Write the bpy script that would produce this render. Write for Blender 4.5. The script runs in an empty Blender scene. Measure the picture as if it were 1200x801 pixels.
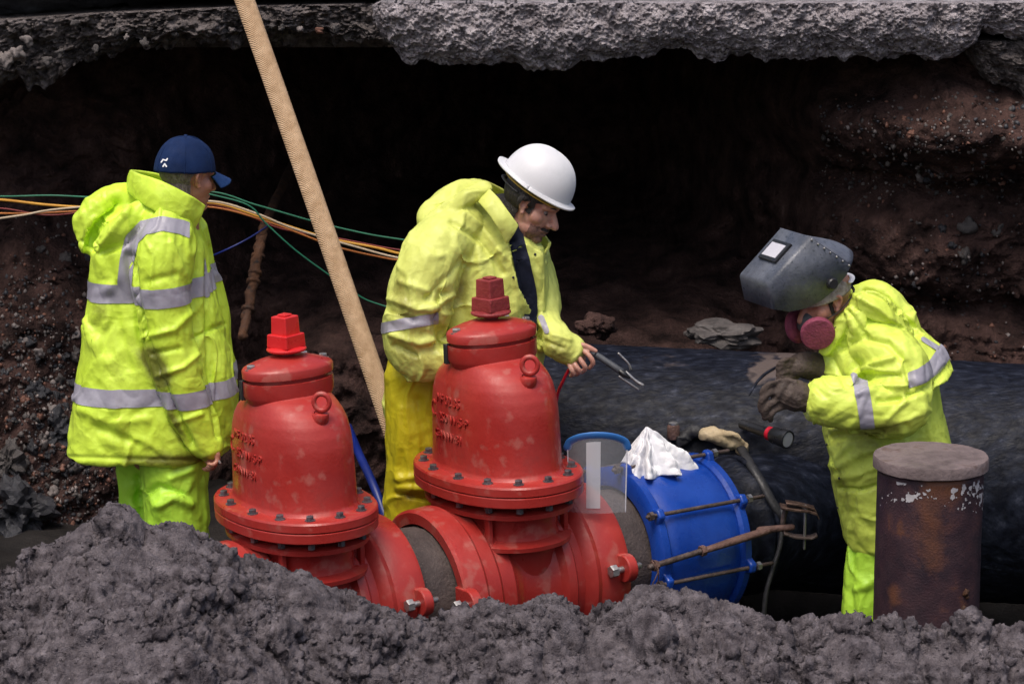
import bpy, bmesh, math, random
import numpy as np
from mathutils import Vector, Matrix

# ---------------------------------------------------------------- camera, sky, sun, exposure
SC = bpy.context.scene
COL = SC.collection
PITCH = math.radians(12.0)
CAM = np.array([0.0, -9.3, 3.177])
FPX = 3237.0                                  # focal length in pixels of the 1200 px wide photograph
cd = bpy.data.cameras.new('camera'); cam = bpy.data.objects.new('camera', cd); COL.objects.link(cam)
cam.location = CAM; cam.rotation_euler = (math.pi/2-PITCH, 0, 0)
cd.sensor_width = 36.0; cd.lens = 36.0*FPX/1200.0; cd.clip_end = 500
cd.dof.use_dof = True; cd.dof.focus_distance = 9.9; cd.dof.aperture_fstop = 9
SC.camera = cam
SUN_EL, SUN_AZ = math.radians(66), math.radians(203)   # azimuth clockwise from +Y: behind the photographer, a little left
w = bpy.data.worlds.new('World'); SC.world = w; w.use_nodes = True
nt = w.node_tree
sky = nt.nodes.new('ShaderNodeTexSky'); sky.sky_type = 'NISHITA'; sky.sun_disc = False
sky.sun_elevation = SUN_EL; sky.sun_rotation = SUN_AZ
sky.air_density = 1.0; sky.dust_density = 6.0; sky.ozone_density = 1.0
bg = nt.nodes['Background']; bg.inputs['Strength'].default_value = 0.12
nt.links.new(sky.outputs[0], bg.inputs['Color'])
sd = bpy.data.lights.new('sun', 'SUN'); sd.energy = 1.3; sd.angle = math.radians(28); sd.color = (1.0, 0.95, 0.88)
so = bpy.data.objects.new('sun', sd); COL.objects.link(so)
sdir = Vector((math.sin(SUN_AZ)*math.cos(SUN_EL), math.cos(SUN_AZ)*math.cos(SUN_EL), math.sin(SUN_EL)))
so.rotation_euler = sdir.to_track_quat('Z', 'Y').to_euler(); so.location = (-4, -8, 12)
vs = SC.view_settings; vs.view_transform = 'Standard'; vs.look = 'None'; vs.gamma = 1.0; vs.exposure = 0.4
SC.cycles.use_denoising = True
SC.cycles.max_bounces = 6

# ---------------------------------------------------------------- maths helpers
FW = np.array([0, math.cos(PITCH), -math.sin(PITCH)]); UP = np.array([0, math.sin(PITCH), math.cos(PITCH)])
def P(px, py, Y):
    """world point on the plane y = Y seen at a photograph pixel"""
    d = FW + np.array([(px-600.0)/FPX, 0, 0]) + UP*((400.5-py)/FPX)
    return CAM + d*((Y-CAM[1])/d[1])
def proj(V):
    q = V - CAM; z = q@FW
    return 600+FPX*q[:, 0]/z, 400.5-FPX*(q@UP)/z
def ppm(Y): return FPX/((Y+9.3)/math.cos(PITCH))*1.0     # pixels per metre near plane Y
rng = np.random.default_rng(7)

def _h(ix, iy, iz):
    n = (ix.astype(np.int64)*374761393 + iy.astype(np.int64)*668265263 + iz.astype(np.int64)*2147483647) & 0xffffffff
    n = ((n ^ (n >> 13))*1274126177) & 0xffffffff
    n = ((n ^ (n >> 16))*2246822519) & 0xffffffff
    return ((n ^ (n >> 15)) & 0xffff)/32767.5-1.0
def noise(p):
    i = np.floor(p); f = p-i; f = f*f*f*(f*(f*6-15)+10)
    x, y, z = i[:, 0], i[:, 1], i[:, 2]; o = 0
    for a in (0, 1):
        for b in (0, 1):
            for c in (0, 1):
                o = o + _h(x+a, y+b, z+c)*(f[:, 0] if a else 1-f[:, 0])*(f[:, 1] if b else 1-f[:, 1])*(f[:, 2] if c else 1-f[:, 2])
    return o
def fbm(p, octv=4, gain=0.5):
    o = 0; a = 1.0; p = np.asarray(p, float)
    for k in range(octv):
        o = o + a*noise(p+17.3*k); p = p*2.03; a *= gain
    return o
def billow(p, octv=3, gain=0.5):
    o = 0; a = 1.0
    for k in range(octv):
        o = o + a*(np.abs(noise(p+9.1*k))-0.3); p = p*2.07; a *= gain
    return o
def sstep(a, b, x):
    t = np.clip((x-a)/(b-a), 0, 1); return t*t*(3-2*t)
def unit(v): v = np.asarray(v, float); return v/np.linalg.norm(v)

# ---------------------------------------------------------------- mesh helpers: VF = (verts array, list of faces)
def mesh(name, V, F, mat=None, parent=None, smooth=True, attrs=None):
    me = bpy.data.meshes.new(name)
    me.from_pydata(np.asarray(V, float).tolist(), [], F.tolist() if isinstance(F, np.ndarray) else F)
    if smooth: me.polygons.foreach_set('use_smooth', [True]*len(me.polygons))
    me.update()
    if attrs:
        for k, v in attrs.items():
            me.attributes.new(k, 'FLOAT', 'POINT').data.foreach_set('value', np.asarray(v, np.float32))
    o = bpy.data.objects.new(name, me); COL.objects.link(o)
    if mat: me.materials.append(mat)
    if parent: o.parent = parent
    return o
def empty(name, loc=(0, 0, 0), rz=0.0, sc=1.0):
    o = bpy.data.objects.new(name, None); COL.objects.link(o); o.location = loc; o.rotation_euler = (0, 0, rz); o.scale = (sc,)*3
    o.empty_display_size = 0.1
    return o
def tag(o, label=None, cat=None, group=None, kind=None):
    if label: o['label'] = label
    if cat: o['category'] = cat
    if group: o['group'] = group
    if kind: o['kind'] = kind
    return o
def join(*parts):
    Vs, Fs, n = [], [], 0
    for V, F in parts:
        Vs.append(np.asarray(V, float)); Fs += [[i+n for i in f] for f in (F.tolist() if isinstance(F, np.ndarray) else F)]; n += len(V)
    return np.vstack(Vs), Fs
def rings(R, cap=True, closed=True):
    """R: list of (n,3) arrays -> tube"""
    n = len(R[0]); V = np.vstack(R); F = []
    for k in range(len(R)-1):
        for i in range(n if closed else n-1):
            j = (i+1) % n
            F.append([k*n+i, k*n+j, (k+1)*n+j, (k+1)*n+i])
    if cap and closed:
        F.append(list(range(n))[::-1]); F.append([(len(R)-1)*n+i for i in range(n)])
    return V, F
def sring(c, hx, hy, n=40, ex=2.3, rot=0.0, tilt=(0, 0)):
    t = np.linspace(0, 2*np.pi, n, endpoint=False); a, b = np.cos(t), np.sin(t)
    x = hx*np.sign(a)*np.abs(a)**(2/ex); y = hy*np.sign(b)*np.abs(b)**(2/ex)
    c_, s_ = math.cos(rot), math.sin(rot); X = x*c_-y*s_; Y = x*s_+y*c_
    return np.stack([c[0]+X, c[1]+Y, c[2]+X*tilt[0]+Y*tilt[1]], 1)
def torso(rows, n=44, ex=2.4):
    """rows: (py, left px, right px, Y, half depth)"""
    R = []
    for py, l, r, Y, hd in rows:
        a, b = P(l, py, Y), P(r, py, Y)
        R.append(sring((a+b)/2, (b[0]-a[0])/2, hd, n, ex))
    return rings(R)
def catmull(pts, k=8):
    pts = np.asarray(pts, float)
    if len(pts) < 3: return pts
    q = np.vstack([2*pts[0]-pts[1], pts, 2*pts[-1]-pts[-2]]); out = []
    for i in range(1, len(q)-2):
        for t in np.linspace(0, 1, k, endpoint=False):
            out.append(0.5*((2*q[i])+(-q[i-1]+q[i+1])*t+(2*q[i-1]-5*q[i]+4*q[i+1]-q[i+2])*t*t+(-q[i-1]+3*q[i]-3*q[i+1]+q[i+2])*t**3))
    out.append(pts[-1]); return np.array(out)
def tube(pts, rad, n=14, k=6, flat=1.0, flatdir=None, rounded=True):
    pts = np.asarray(pts, float); rad = np.broadcast_to(np.asarray(rad, float), (len(pts),))
    pr = catmull(np.hstack([pts, rad[:, None]]), k) if len(pts) > 2 else np.hstack([pts, rad[:, None]])
    c, r = pr[:, :3], pr[:, 3]
    T = np.gradient(c, axis=0); T /= np.linalg.norm(T, axis=1)[:, None]+1e-12
    if rounded:
        c = np.vstack([c[0]-T[0]*r[0]*.9, c[0]-T[0]*r[0]*.6, c, c[-1]+T[-1]*r[-1]*.6, c[-1]+T[-1]*r[-1]*.9])
        r = np.hstack([r[0]*.4, r[0]*.8, r, r[-1]*.8, r[-1]*.4]); T = np.vstack([T[0], T[0], T, T[-1], T[-1]])
    u = np.cross(T[0], flatdir if flatdir is not None else ([0, 0, 1] if abs(T[0][2]) < .9 else [1, 0, 0])); u /= np.linalg.norm(u)
    R = []; t = np.linspace(0, 2*np.pi, n, endpoint=False)
    for i in range(len(c)):
        u = u-T[i]*(u@T[i]); u /= np.linalg.norm(u); v = np.cross(T[i], u)
        R.append(c[i]+r[i]*(np.cos(t)[:, None]*u+np.sin(t)[:, None]*v*flat))
    return rings(R)
def ptube(pts, hw, n=16, k=6, **kw):
    """limb through (px,py,Y) points with half widths in pixels"""
    return tube([P(*p) for p in pts], [h/ppm(p[2]) for p, h in zip(pts, hw)], n, k, **kw)
def ellip(c, r, n=24, m=16, M=None):
    t = np.linspace(0, 2*np.pi, n, endpoint=False); R = []
    for ph in np.linspace(-np.pi/2+.12, np.pi/2-.12, m):
        R.append(np.stack([r[0]*np.cos(ph)*np.cos(t), r[1]*np.cos(ph)*np.sin(t), np.full(n, r[2]*np.sin(ph))], 1))
    V, F = rings(R)
    if M is not None: V = V@np.asarray(M).T
    return V+np.asarray(c), F
def revolve(prof, n=48, axis='z'):
    t = np.linspace(0, 2*np.pi, n, endpoint=False); R = []
    for h, r in prof:
        a, b = r*np.cos(t), r*np.sin(t); hh = np.full(n, h)
        R.append(np.stack([a, b, hh], 1) if axis == 'z' else np.stack([hh, a, b], 1))
    return rings(R)
def oval(prof, n=56, ex=2.2):
    """prof: (z, half x, half y)"""
    return rings([sring((0, 0, z), hx, hy, n, ex) for z, hx, hy in prof])
def boxVF(c, s, M=None):
    V = np.array([[x, y, z] for x in (-1, 1) for y in (-1, 1) for z in (-1, 1)], float)*np.asarray(s)/2
    if M is not None: V = V@np.asarray(M).T
    return V+np.asarray(c), [[0, 1, 3, 2], [4, 6, 7, 5], [0, 4, 5, 1], [2, 3, 7, 6], [0, 2, 6, 4], [1, 5, 7, 3]]
def bev(o, wd=0.004, seg=2, ang=40):
    m = o.modifiers.new('bevel', 'BEVEL'); m.width = wd; m.segments = seg; m.limit_method = 'ANGLE'; m.angle_limit = math.radians(ang)
    return o
def flatsmooth(o, ang=35):
    """smooth shading that keeps hard edges"""
    bm = bmesh.new(); bm.from_mesh(o.data); bmesh.ops.recalc_face_normals(bm, faces=bm.faces)
    for f in bm.faces: f.smooth = True
    for e in bm.edges: e.smooth = len(e.link_faces) == 2 and e.calc_face_angle(0) < math.radians(ang)
    bm.to_mesh(o.data); bm.free(); return o
def normals(V, F):
    F = np.asarray(F); n = np.cross(V[F[:, 2]]-V[F[:, 0]], V[F[:, 3]]-V[F[:, 1]]); N = np.zeros_like(V)
    for k in range(4): np.add.at(N, F[:, k], n)
    return N/(np.linalg.norm(N, axis=1)[:, None]+1e-12)
def remesh(VF, voxel=0.006, sm=4):
    o = mesh('tmp', VF[0], VF[1])
    bm = bmesh.new(); bm.from_mesh(o.data); bmesh.ops.recalc_face_normals(bm, faces=bm.faces); bm.to_mesh(o.data); bm.free()
    m = o.modifiers.new('r', 'REMESH'); m.mode = 'VOXEL'; m.voxel_size = voxel
    if sm:
        s = o.modifiers.new('s', 'SMOOTH'); s.iterations = sm; s.factor = .5
    dg = bpy.context.evaluated_depsgraph_get(); me = o.evaluated_get(dg).to_mesh()
    V = np.empty(len(me.vertices)*3); me.vertices.foreach_get('co', V); V = V.reshape(-1, 3)
    L = np.empty(len(me.loops), int); me.loops.foreach_get('vertex_index', L); F = L.reshape(-1, 4)
    d = o.data; bpy.data.objects.remove(o); bpy.data.meshes.remove(d)
    return V, F
def pdist(V, pts):
    """distance in photograph pixels from each vertex to a polyline"""
    x, y = proj(V); d = np.full(len(V), 1e9); pts = np.asarray(pts, float)
    for a, b in zip(pts[:-1], pts[1:]):
        ab = b-a; t = np.clip(((x-a[0])*ab[0]+(y-a[1])*ab[1])/(ab@ab+1e-9), 0, 1)
        d = np.minimum(d, np.hypot(x-a[0]-t*ab[0], y-a[1]-t*ab[1]))
    return d
def facing(V, N):
    q = CAM-V; q /= np.linalg.norm(q, axis=1)[:, None]
    return sstep(0.0, .35, (N*q).sum(1))
def sculpt(V, F, strokes):
    for pts, wd, dep in strokes:
        N = normals(V, F); d = pdist(V, pts)
        V = V+N*(1.3*dep*np.exp(-(d/(.85*wd))**2)*facing(V, N))[:, None]
    return V
def clip(V, F, s):
    """keep the part of a quad mesh where s < 0, cut cleanly along s = 0"""
    F = np.asarray(F); cand = F[(s[F] < 0).any(1)]; vm = {}; nv = []; nf = []
    def vid(key, co):
        if key not in vm: vm[key] = len(nv); nv.append(co)
        return vm[key]
    for f in cand:
        out = []
        for i in range(4):
            a, b = int(f[i]), int(f[(i+1) % 4])
            if s[a] < 0: out.append(vid((a, a), V[a]))
            if (s[a] < 0) != (s[b] < 0):
                t = s[a]/(s[a]-s[b]); out.append(vid((min(a, b), max(a, b)), V[a]+(V[b]-V[a])*t))
        if len(out) >= 3: nf.append(out)
    return np.array(nv).reshape(-1, 3), nf
def patch(name, V, F, s, off, mat, parent, thick=0.0, solo=True):
    N = normals(V, F); pv, pf = clip(V+N*off, F, s)
    if not pf: return None
    root = list(range(len(pv)))                      # drop stray scraps: keep the pieces that matter
    def fd(a):
        while root[a] != a: root[a] = root[root[a]]; a = root[a]
        return a
    for f in pf:
        for b in f[1:]: root[fd(b)] = fd(f[0])
    cnt = {}
    for f in pf: k = fd(f[0]); cnt[k] = cnt.get(k, 0)+1
    big = max(cnt.values()); pf = [f for f in pf if cnt[fd(f[0])] > (.999 if solo else .2)*big]
    used = sorted({i for f in pf for i in f}); rm = {a: i for i, a in enumerate(used)}; pv = pv[used]; pf = [[rm[i] for i in f] for f in pf]
    o = mesh(name, pv, pf, mat, parent)
    if thick:
        m = o.modifiers.new('t', 'SOLIDIFY'); m.thickness = thick; m.offset = 1
    return o

# ---------------------------------------------------------------- materials
def mat(name, c1, c2=None, scale=6.0, rough=.6, metal=0.0, bump=.15, bscale=40.0, c3=None, ramp=(.35, .65), spec=.5, dirt=None, dirtamt=0.0, stretch=None, sss=0, bdist=.01, coord='Object', fine=None, crumple=0.0, rvar=.14, dth=.58):
    m = bpy.data.materials.new(name); m.use_nodes = True; n = m.node_tree.nodes; l = m.node_tree.links
    b = n['Principled BSDF']; b.inputs['Roughness'].default_value = rough; b.inputs['Metallic'].default_value = metal
    b.inputs['Specular IOR Level'].default_value = spec
    tc = n.new('ShaderNodeTexCoord'); co = tc.outputs[coord]
    if stretch:
        mp = n.new('ShaderNodeMapping'); mp.inputs['Scale'].default_value = stretch; l.new(co, mp.inputs['Vector']); co = mp.outputs[0]
    nz = n.new('ShaderNodeTexNoise'); nz.inputs['Scale'].default_value = scale; nz.inputs['Detail'].default_value = 8; nz.inputs['Roughness'].default_value = .62; l.new(co, nz.inputs['Vector'])
    cr = n.new('ShaderNodeValToRGB'); e = cr.color_ramp.elements
    e[0].position = ramp[0]; e[1].position = ramp[1]; e[0].color = (*c1, 1); e[1].color = (*(c2 or c1), 1)
    if c3: q = e.new(min(.98, ramp[1]+.12)); q.color = (*c3, 1)
    l.new(nz.outputs['Fac'], cr.inputs['Fac']); col = cr.outputs['Color']
    def mix(fac, a, colr, mode='MIX'):
        x = n.new('ShaderNodeMix'); x.data_type = 'RGBA'; x.blend_type = mode
        if isinstance(fac, float): x.inputs['Factor'].default_value = fac
        else: l.new(fac, x.inputs['Factor'])
        l.new(a, x.inputs['A'])
        if hasattr(colr, 'is_output'): l.new(colr, x.inputs['B'])
        else: x.inputs['B'].default_value = (*colr, 1)
        return x.outputs['Result']
    if fine:          # fine speckle: (scale, colour, threshold)
        vz = n.new('ShaderNodeTexNoise'); vz.inputs['Scale'].default_value = fine[0]; vz.inputs['Detail'].default_value = 5; l.new(co, vz.inputs['Vector'])
        r2 = n.new('ShaderNodeMapRange'); r2.inputs['From Min'].default_value = fine[2]; r2.inputs['From Max'].default_value = fine[2]+.1; l.new(vz.outputs['Fac'], r2.inputs['Value'])
        col = mix(r2.outputs[0], col, fine[1])
    if dirt:
        dz = n.new('ShaderNodeTexNoise'); dz.inputs['Scale'].default_value = 9; dz.inputs['Detail'].default_value = 9; dz.inputs['Roughness'].default_value = .7; l.new(co, dz.inputs['Vector'])
        at = n.new('ShaderNodeAttribute'); at.attribute_name = 'dirt'
        ad = n.new('ShaderNodeMath'); ad.operation = 'MULTIPLY_ADD'; l.new(at.outputs['Fac'], ad.inputs[0]); ad.inputs[1].default_value = .55; l.new(dz.outputs['Fac'], ad.inputs[2])
        mr = n.new('ShaderNodeMapRange'); mr.inputs['From Min'].default_value = dth; mr.inputs['From Max'].default_value = dth+.37; mr.inputs['To Max'].default_value = dirtamt; l.new(ad.outputs[0], mr.inputs['Value'])
        col = mix(mr.outputs[0], col, dirt)
    l.new(col, b.inputs['Base Color'])
    rz = n.new('ShaderNodeTexNoise'); rz.inputs['Scale'].default_value = scale*1.7; rz.inputs['Detail'].default_value = 5; l.new(co, rz.inputs['Vector'])
    rm = n.new('ShaderNodeMapRange'); rm.inputs['From Min'].default_value = .3; rm.inputs['From Max'].default_value = .7; rm.inputs['To Min'].default_value = max(.05, rough-rvar); rm.inputs['To Max'].default_value = min(1, rough+rvar); l.new(rz.outputs['Fac'], rm.inputs['Value']); l.new(rm.outputs[0], b.inputs['Roughness'])
    if bump:
        bz = n.new('ShaderNodeTexNoise'); bz.inputs['Scale'].default_value = bscale; bz.inputs['Detail'].default_value = 6; l.new(co, bz.inputs['Vector'])
        bp = n.new('ShaderNodeBump'); bp.inputs['Strength'].default_value = bump; bp.inputs['Distance'].default_value = bdist
        l.new(bz.outputs['Fac'], bp.inputs['Height']); l.new(bp.outputs[0], b.inputs['Normal'])
        if crumple:
            wz = n.new('ShaderNodeTexNoise'); wz.inputs['Scale'].default_value = 6; wz.inputs['Detail'].default_value = 2; l.new(co, wz.inputs['Vector'])
            mm = n.new('ShaderNodeVectorMath'); mm.operation = 'MULTIPLY_ADD'; l.new(wz.outputs['Color'], mm.inputs[0]); mm.inputs[1].default_value = (.16, .16, .16); l.new(co, mm.inputs[2])
            prev = bp
            for sc_, ds in ((11, .030), (27, .012)):
                vo = n.new('ShaderNodeTexVoronoi'); vo.inputs['Scale'].default_value = sc_; l.new(mm.outputs[0], vo.inputs['Vector'])
                b2 = n.new('ShaderNodeBump'); b2.inputs['Strength'].default_value = crumple; b2.inputs['Distance'].default_value = ds
                l.new(vo.outputs['Distance'], b2.inputs['Height']); l.new(prev.outputs[0], b2.inputs['Normal']); prev = b2
            l.new(prev.outputs[0], b.inputs['Normal'])
    if sss:
        b.inputs['Subsurface Weight'].default_value = sss; b.inputs['Subsurface Radius'].default_value = (.012, .005, .003); b.inputs['Subsurface Scale'].default_value = .5
    m['col'] = 0
    return m
M = {}
M['soil'] = mat('grey_sandy_soil', (.050, .042, .048), (.19, .166, .180), 22, .95, 0, 1.0, 230, c3=(.31, .275, .295), spec=.15, fine=(150, (.26, .235, .245), .66))
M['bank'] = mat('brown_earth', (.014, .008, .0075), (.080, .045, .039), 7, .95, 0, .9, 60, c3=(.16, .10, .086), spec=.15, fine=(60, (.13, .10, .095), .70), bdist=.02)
M['floor'] = mat('wet_trench_soil', (.006, .005, .005), (.016, .013, .012), 5, .7, 0, .6, 70, spec=.3)
M['concrete'] = mat('broken_concrete', (.12, .104, .112), (.43, .39, .41), 18, .95, 0, .9, 70, c3=(.46, .42, .44), spec=.2, fine=(85, (.035, .027, .028), .56), bdist=.02)
M['rubble'] = mat('dark_rubble', (.030, .025, .025), (.16, .138, .135), 22, .95, 0, 1.0, 50, c3=(.22, .19, .185), spec=.2, fine=(60, (.24, .20, .19), .62), bdist=.02)
M['asphalt'] = mat('asphalt', (.030, .030, .036), (.05, .05, .056), 8, .9, 0, .5, 120)
M['stone_grey'] = mat('grey_stone', (.03, .026, .026), (.10, .086, .082), 14, .7, 0, .4, 60)
M['stone_pale'] = mat('pale_stone', (.11, .092, .087), (.24, .205, .195), 14, .6, 0, .4, 60)
M['stone_dark'] = mat('dark_stone', (.014, .014, .018), (.04, .04, .048), 8, .5, 0, .5, 40)
M['stone_red'] = mat('reddish_stone', (.11, .045, .03), (.2, .09, .06), 14, .6, 0, .4, 60)
M['lime'] = mat('lime_rainwear', (.55, .76, .045), (.66, .87, .08), 5, .42, 0, .14, 55, crumple=.24, dirt=(.10, .085, .02), dirtamt=.85, spec=.4)
M['lime_trouser'] = mat('green_lime_rainwear', (.44, .78, .05), (.52, .86, .07), 5, .45, 0, .14, 55, crumple=.24, dirt=(.16, .14, .02), dirtamt=.6, spec=.4)
M['yellow_jacket'] = mat('worn_yellow_rainwear', (.58, .62, .13), (.70, .76, .19), 6, .5, 0, .16, 50, crumple=.24, dirt=(.16, .12, .02), dirtamt=.8, spec=.4)
M['yellow_trouser'] = mat('golden_yellow_rainwear', (.50, .42, .012), (.60, .52, .02), 6, .42, 0, .15, 45, crumple=.2, dirt=(.20, .12, .01), dirtamt=.75, spec=.4)
M['lime_b'] = mat('pale_lime_rainwear', (.58, .71, .08), (.69, .83, .13), 5, .45, 0, .14, 55, crumple=.24, dirt=(.12, .10, .02), dirtamt=.75, spec=.4)
M['tape'] = mat('silver_tape', (.30, .285, .34), (.38, .365, .42), 14, .42, 0, .1, 90, spec=.5)
M['skin'] = mat('skin', (.46, .22, .16), (.56, .30, .23), 18, .5, 0, .12, 160, sss=.15)
M['skin_tan'] = mat('ruddy_skin', (.38, .16, .10), (.50, .24, .17), 18, .5, 0, .12, 160, sss=.15)
M['hair_dark'] = mat('dark_hair', (.010, .008, .008), (.030, .024, .022), 60, .6, 0, .9, 170, stretch=(1, 1, .35))
M['hair_grey'] = mat('greying_hair', (.10, .075, .06), (.22, .18, .16), 90, .6, 0, .9, 190, stretch=(1, 1, .35))
M['stubble'] = mat('stubble', (.13, .07, .055), (.30, .16, .12), 90, .7, 0, .3, 200)
M['navy'] = mat('navy_cotton', (.004, .014, .055), (.008, .024, .085), 14, .85, 0, .25, 240, spec=.2)
M['blue_brim'] = mat('blue_cotton', (.010, .034, .12), (.016, .05, .16), 14, .8, 0, .25, 240, spec=.2)
M['white_thread'] = mat('white_thread', (.75, .75, .78), None, 6, .8, 0, 0)
M['hat'] = mat('white_plastic', (.62, .62, .645), (.70, .70, .715), 5, .5, 0, .03, 60, spec=.5, dirt=(.35, .33, .3), dirtamt=.4)
M['suspension'] = mat('yellow_plastic', (.55, .36, .06), None, 6, .5, 0, 0)
M['black_rubber'] = mat('black_rubber', (.014, .014, .016), (.03, .03, .034), 20, .55, 0, .2, 80)
M['shirt'] = mat('dark_navy_shirt', (.008, .010, .022), (.014, .018, .036), 14, .85, 0, .2, 120, spec=.2)
M['glove'] = mat('brown_leather', (.045, .030, .024), (.095, .068, .055), 12, .75, 0, .5, 90)
M['glove_tan'] = mat('tan_leather', (.36, .27, .15), (.52, .42, .27), 12, .7, 0, .4, 80)
M['weldhelm'] = mat('grey_fibre', (.075, .085, .115), (.14, .15, .18), 10, .38, 0, .2, 120, fine=(70, (.035, .042, .052), .60), dirt=(.03, .035, .04), dirtamt=.85, spec=.5)
M['eye'] = mat('eye_white', (.22, .18, .17), None, 6, .4, 0, 0)
M['brass'] = mat('tarnished_brass', (.05, .028, .022), (.17, .105, .08), 35, .5, .4, .5, 90, c3=(.36, .27, .22))
M['rod'] = mat('dark_rusted_rod', (.05, .034, .030), (.13, .095, .085), 30, .55, .3, .4, 90)
M['lens'] = mat('pale_lens', (.55, .54, .60), (.62, .61, .66), 6, .25, 0, 0)
M['pink'] = mat('magenta_filter', (.17, .028, .060), (.27, .048, .095), 40, .8, 0, .5, 120)
M['mask_grey'] = mat('grey_rubber', (.05, .055, .065), (.085, .09, .10), 14, .5, 0, .1, 60)
M['plaid'] = mat('pale_plaid_cloth', (.20, .15, .13), (.42, .36, .32), 60, .85, 0, .2, 120)
M['red'] = mat('red_valve_paint', (.31, .019, .016), (.41, .034, .027), 5, .42, 0, .22, 75, c3=(.45, .095, .075), ramp=(.3, .62), spec=.5, dirt=(.16, .055, .045), dirtamt=.75, bdist=.004, fine=(16, (.40, .085, .068), .56), rvar=.22)
M['red_bright'] = mat('fresh_red_paint', (.60, .012, .016), (.66, .03, .03), 8, .35, 0, .1, 60)
M['red_dark'] = mat('maroon_iron', (.20, .02, .022), (.30, .04, .042), 14, .5, 0, .3, 90)
M['steel'] = mat('dull_steel', (.28, .27, .27), (.42, .41, .41), 30, .42, .8, .2, 120)
M['bolt'] = mat('grey_bolt', (.07, .065, .075), (.19, .17, .18), 40, .4, .5, .2, 120)
M['iron'] = mat('ductile_iron_pipe', (.045, .035, .034), (.10, .078, .072), 8, .65, 0, .5, 90, spec=.3, fine=(120, (.17, .13, .12), .64))
M['blue'] = mat('blue_coupling_paint', (.006, .04, .27), (.011, .06, .36), 6, .30, 0, .12, 60, spec=.5, dirt=(.01, .02, .09), dirtamt=.7)
M['rust'] = mat('rusty_steel', (.075, .038, .030), (.17, .095, .075), 18, .7, .1, .5, 80, c3=(.24, .15, .12))
M['rag'] = mat('white_rag', (.78, .78, .82), (.86, .86, .89), 8, .9, 0, .2, 90, spec=.1)
M['tan'] = mat('tan_woven_hose', (.40, .26, .15), (.55, .38, .24), 25, .85, 0, .0, 90, spec=.15)
M['rustpipe'] = mat('corroded_pipe', (.03, .011, .005), (.09, .036, .014), 14, .85, 0, .8, 60, c3=(.22, .12, .06), fine=(40, (.012, .008, .007), .58))
M['cable_yellow'] = mat('yellow_cable', (.50, .22, .02), (.62, .32, .03), 6, .5, 0, 0)
M['cable_orange'] = mat('orange_cable', (.45, .13, .025), (.52, .18, .04), 6, .5, 0, 0)
M['cable_green'] = mat('green_cable', (.008, .11, .06), (.012, .15, .08), 6, .5, 0, 0)
M['cable_pale'] = mat('pale_cable', (.40, .30, .20), (.50, .40, .28), 6, .5, 0, 0)
M['cable_red'] = mat('dark_red_cable', (.16, .02, .02), (.22, .03, .03), 6, .5, 0, 0)
M['cable_blue'] = mat('blue_hose', (.004, .014, .13), (.006, .02, .19), 6, .45, 0, 0)
M['band_blue'] = mat('visor_blue_plastic', (.03, .14, .42), (.04, .18, .5), 6, .4, 0, 0)
M['paper'] = mat('white_band_and_glare', (.72, .72, .76), None, 6, .5, 0, 0)
M['boot'] = mat('black_boot', (.012, .012, .013), (.025, .024, .024), 20, .5, 0, .2, 80)
M['torch_black'] = mat('black_plastic', (.012, .012, .014), (.02, .02, .022), 20, .35, 0, .05, 80)
M['torch_red'] = mat('red_plastic_ring', (.55, .01, .03), None, 6, .35, 0, 0)
# visor sheet: clear plastic
m = bpy.data.materials.new('clear_plastic_sheet'); m.use_nodes = True; n = m.node_tree.nodes; l = m.node_tree.links
for x in list(n):
    if x.type == 'BSDF_PRINCIPLED': n.remove(x)
tr = n.new('ShaderNodeBsdfTransparent'); tr.inputs[0].default_value = (.93, .94, .96, 1); gl = n.new('ShaderNodeBsdfGlossy'); gl.inputs['Roughness'].default_value = .12
df = n.new('ShaderNodeBsdfDiffuse'); df.inputs[0].default_value = (.8, .8, .85, 1); m0 = n.new('ShaderNodeMixShader'); m0.inputs[0].default_value = .17; l.new(tr.outputs[0], m0.inputs[1]); l.new(df.outputs[0], m0.inputs[2])  # whitish diffuse share puts glare and haze into the sheet colour
fr = n.new('ShaderNodeFresnel'); fr.inputs[0].default_value = 1.18; mx = n.new('ShaderNodeMixShader')
l.new(fr.outputs[0], mx.inputs[0]); l.new(m0.outputs[0], mx.inputs[1]); l.new(gl.outputs[0], mx.inputs[2]); l.new(mx.outputs[0], n['Material Output'].inputs[0])
M['clear'] = m
# big pipe: wrapped bitumen coating, diagonal smears, peeled paler areas
m = mat('bitumen_wrapped_pipe', (.004, .005, .010), (.013, .016, .028), 15, .52, 0, .35, 40, c3=(.050, .056, .082), ramp=(.42, .60), stretch=(1.0, 2.6, 1.0), spec=.16, dirt=(.13, .10, .09), dirtamt=.75, bdist=.012, dth=.76)
M['bitumen'] = m
# tall capped pipe: rusty, with mill scale and flaking white paint below the cap
m = mat('rusty_purple_steel', (.022, .013, .020), (.058, .028, .034), 9, .62, 0, .3, 150, c3=(.12, .048, .028), ramp=(.36, .64), spec=.35, dirt=(.19, .07, .025), dirtamt=.6)
M['capped'] = m
# woven pattern for the tan hose
m = M['tan']; n = m.node_tree.nodes; l = m.node_tree.links; b = n['Principled BSDF']
tc = n.new('ShaderNodeTexCoord'); wv = n.new('ShaderNodeTexWave'); wv.inputs['Scale'].default_value = 60; wv.bands_direction = 'DIAGONAL'; wv.inputs['Distortion'].default_value = 1.5
l.new(tc.outputs['Object'], wv.inputs['Vector']); bp = n.new('ShaderNodeBump'); bp.inputs['Strength'].default_value = .6; bp.inputs['Distance'].default_value = .005
l.new(wv.outputs['Fac'], bp.inputs['Height']); l.new(bp.outputs[0], b.inputs['Normal'])
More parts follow.
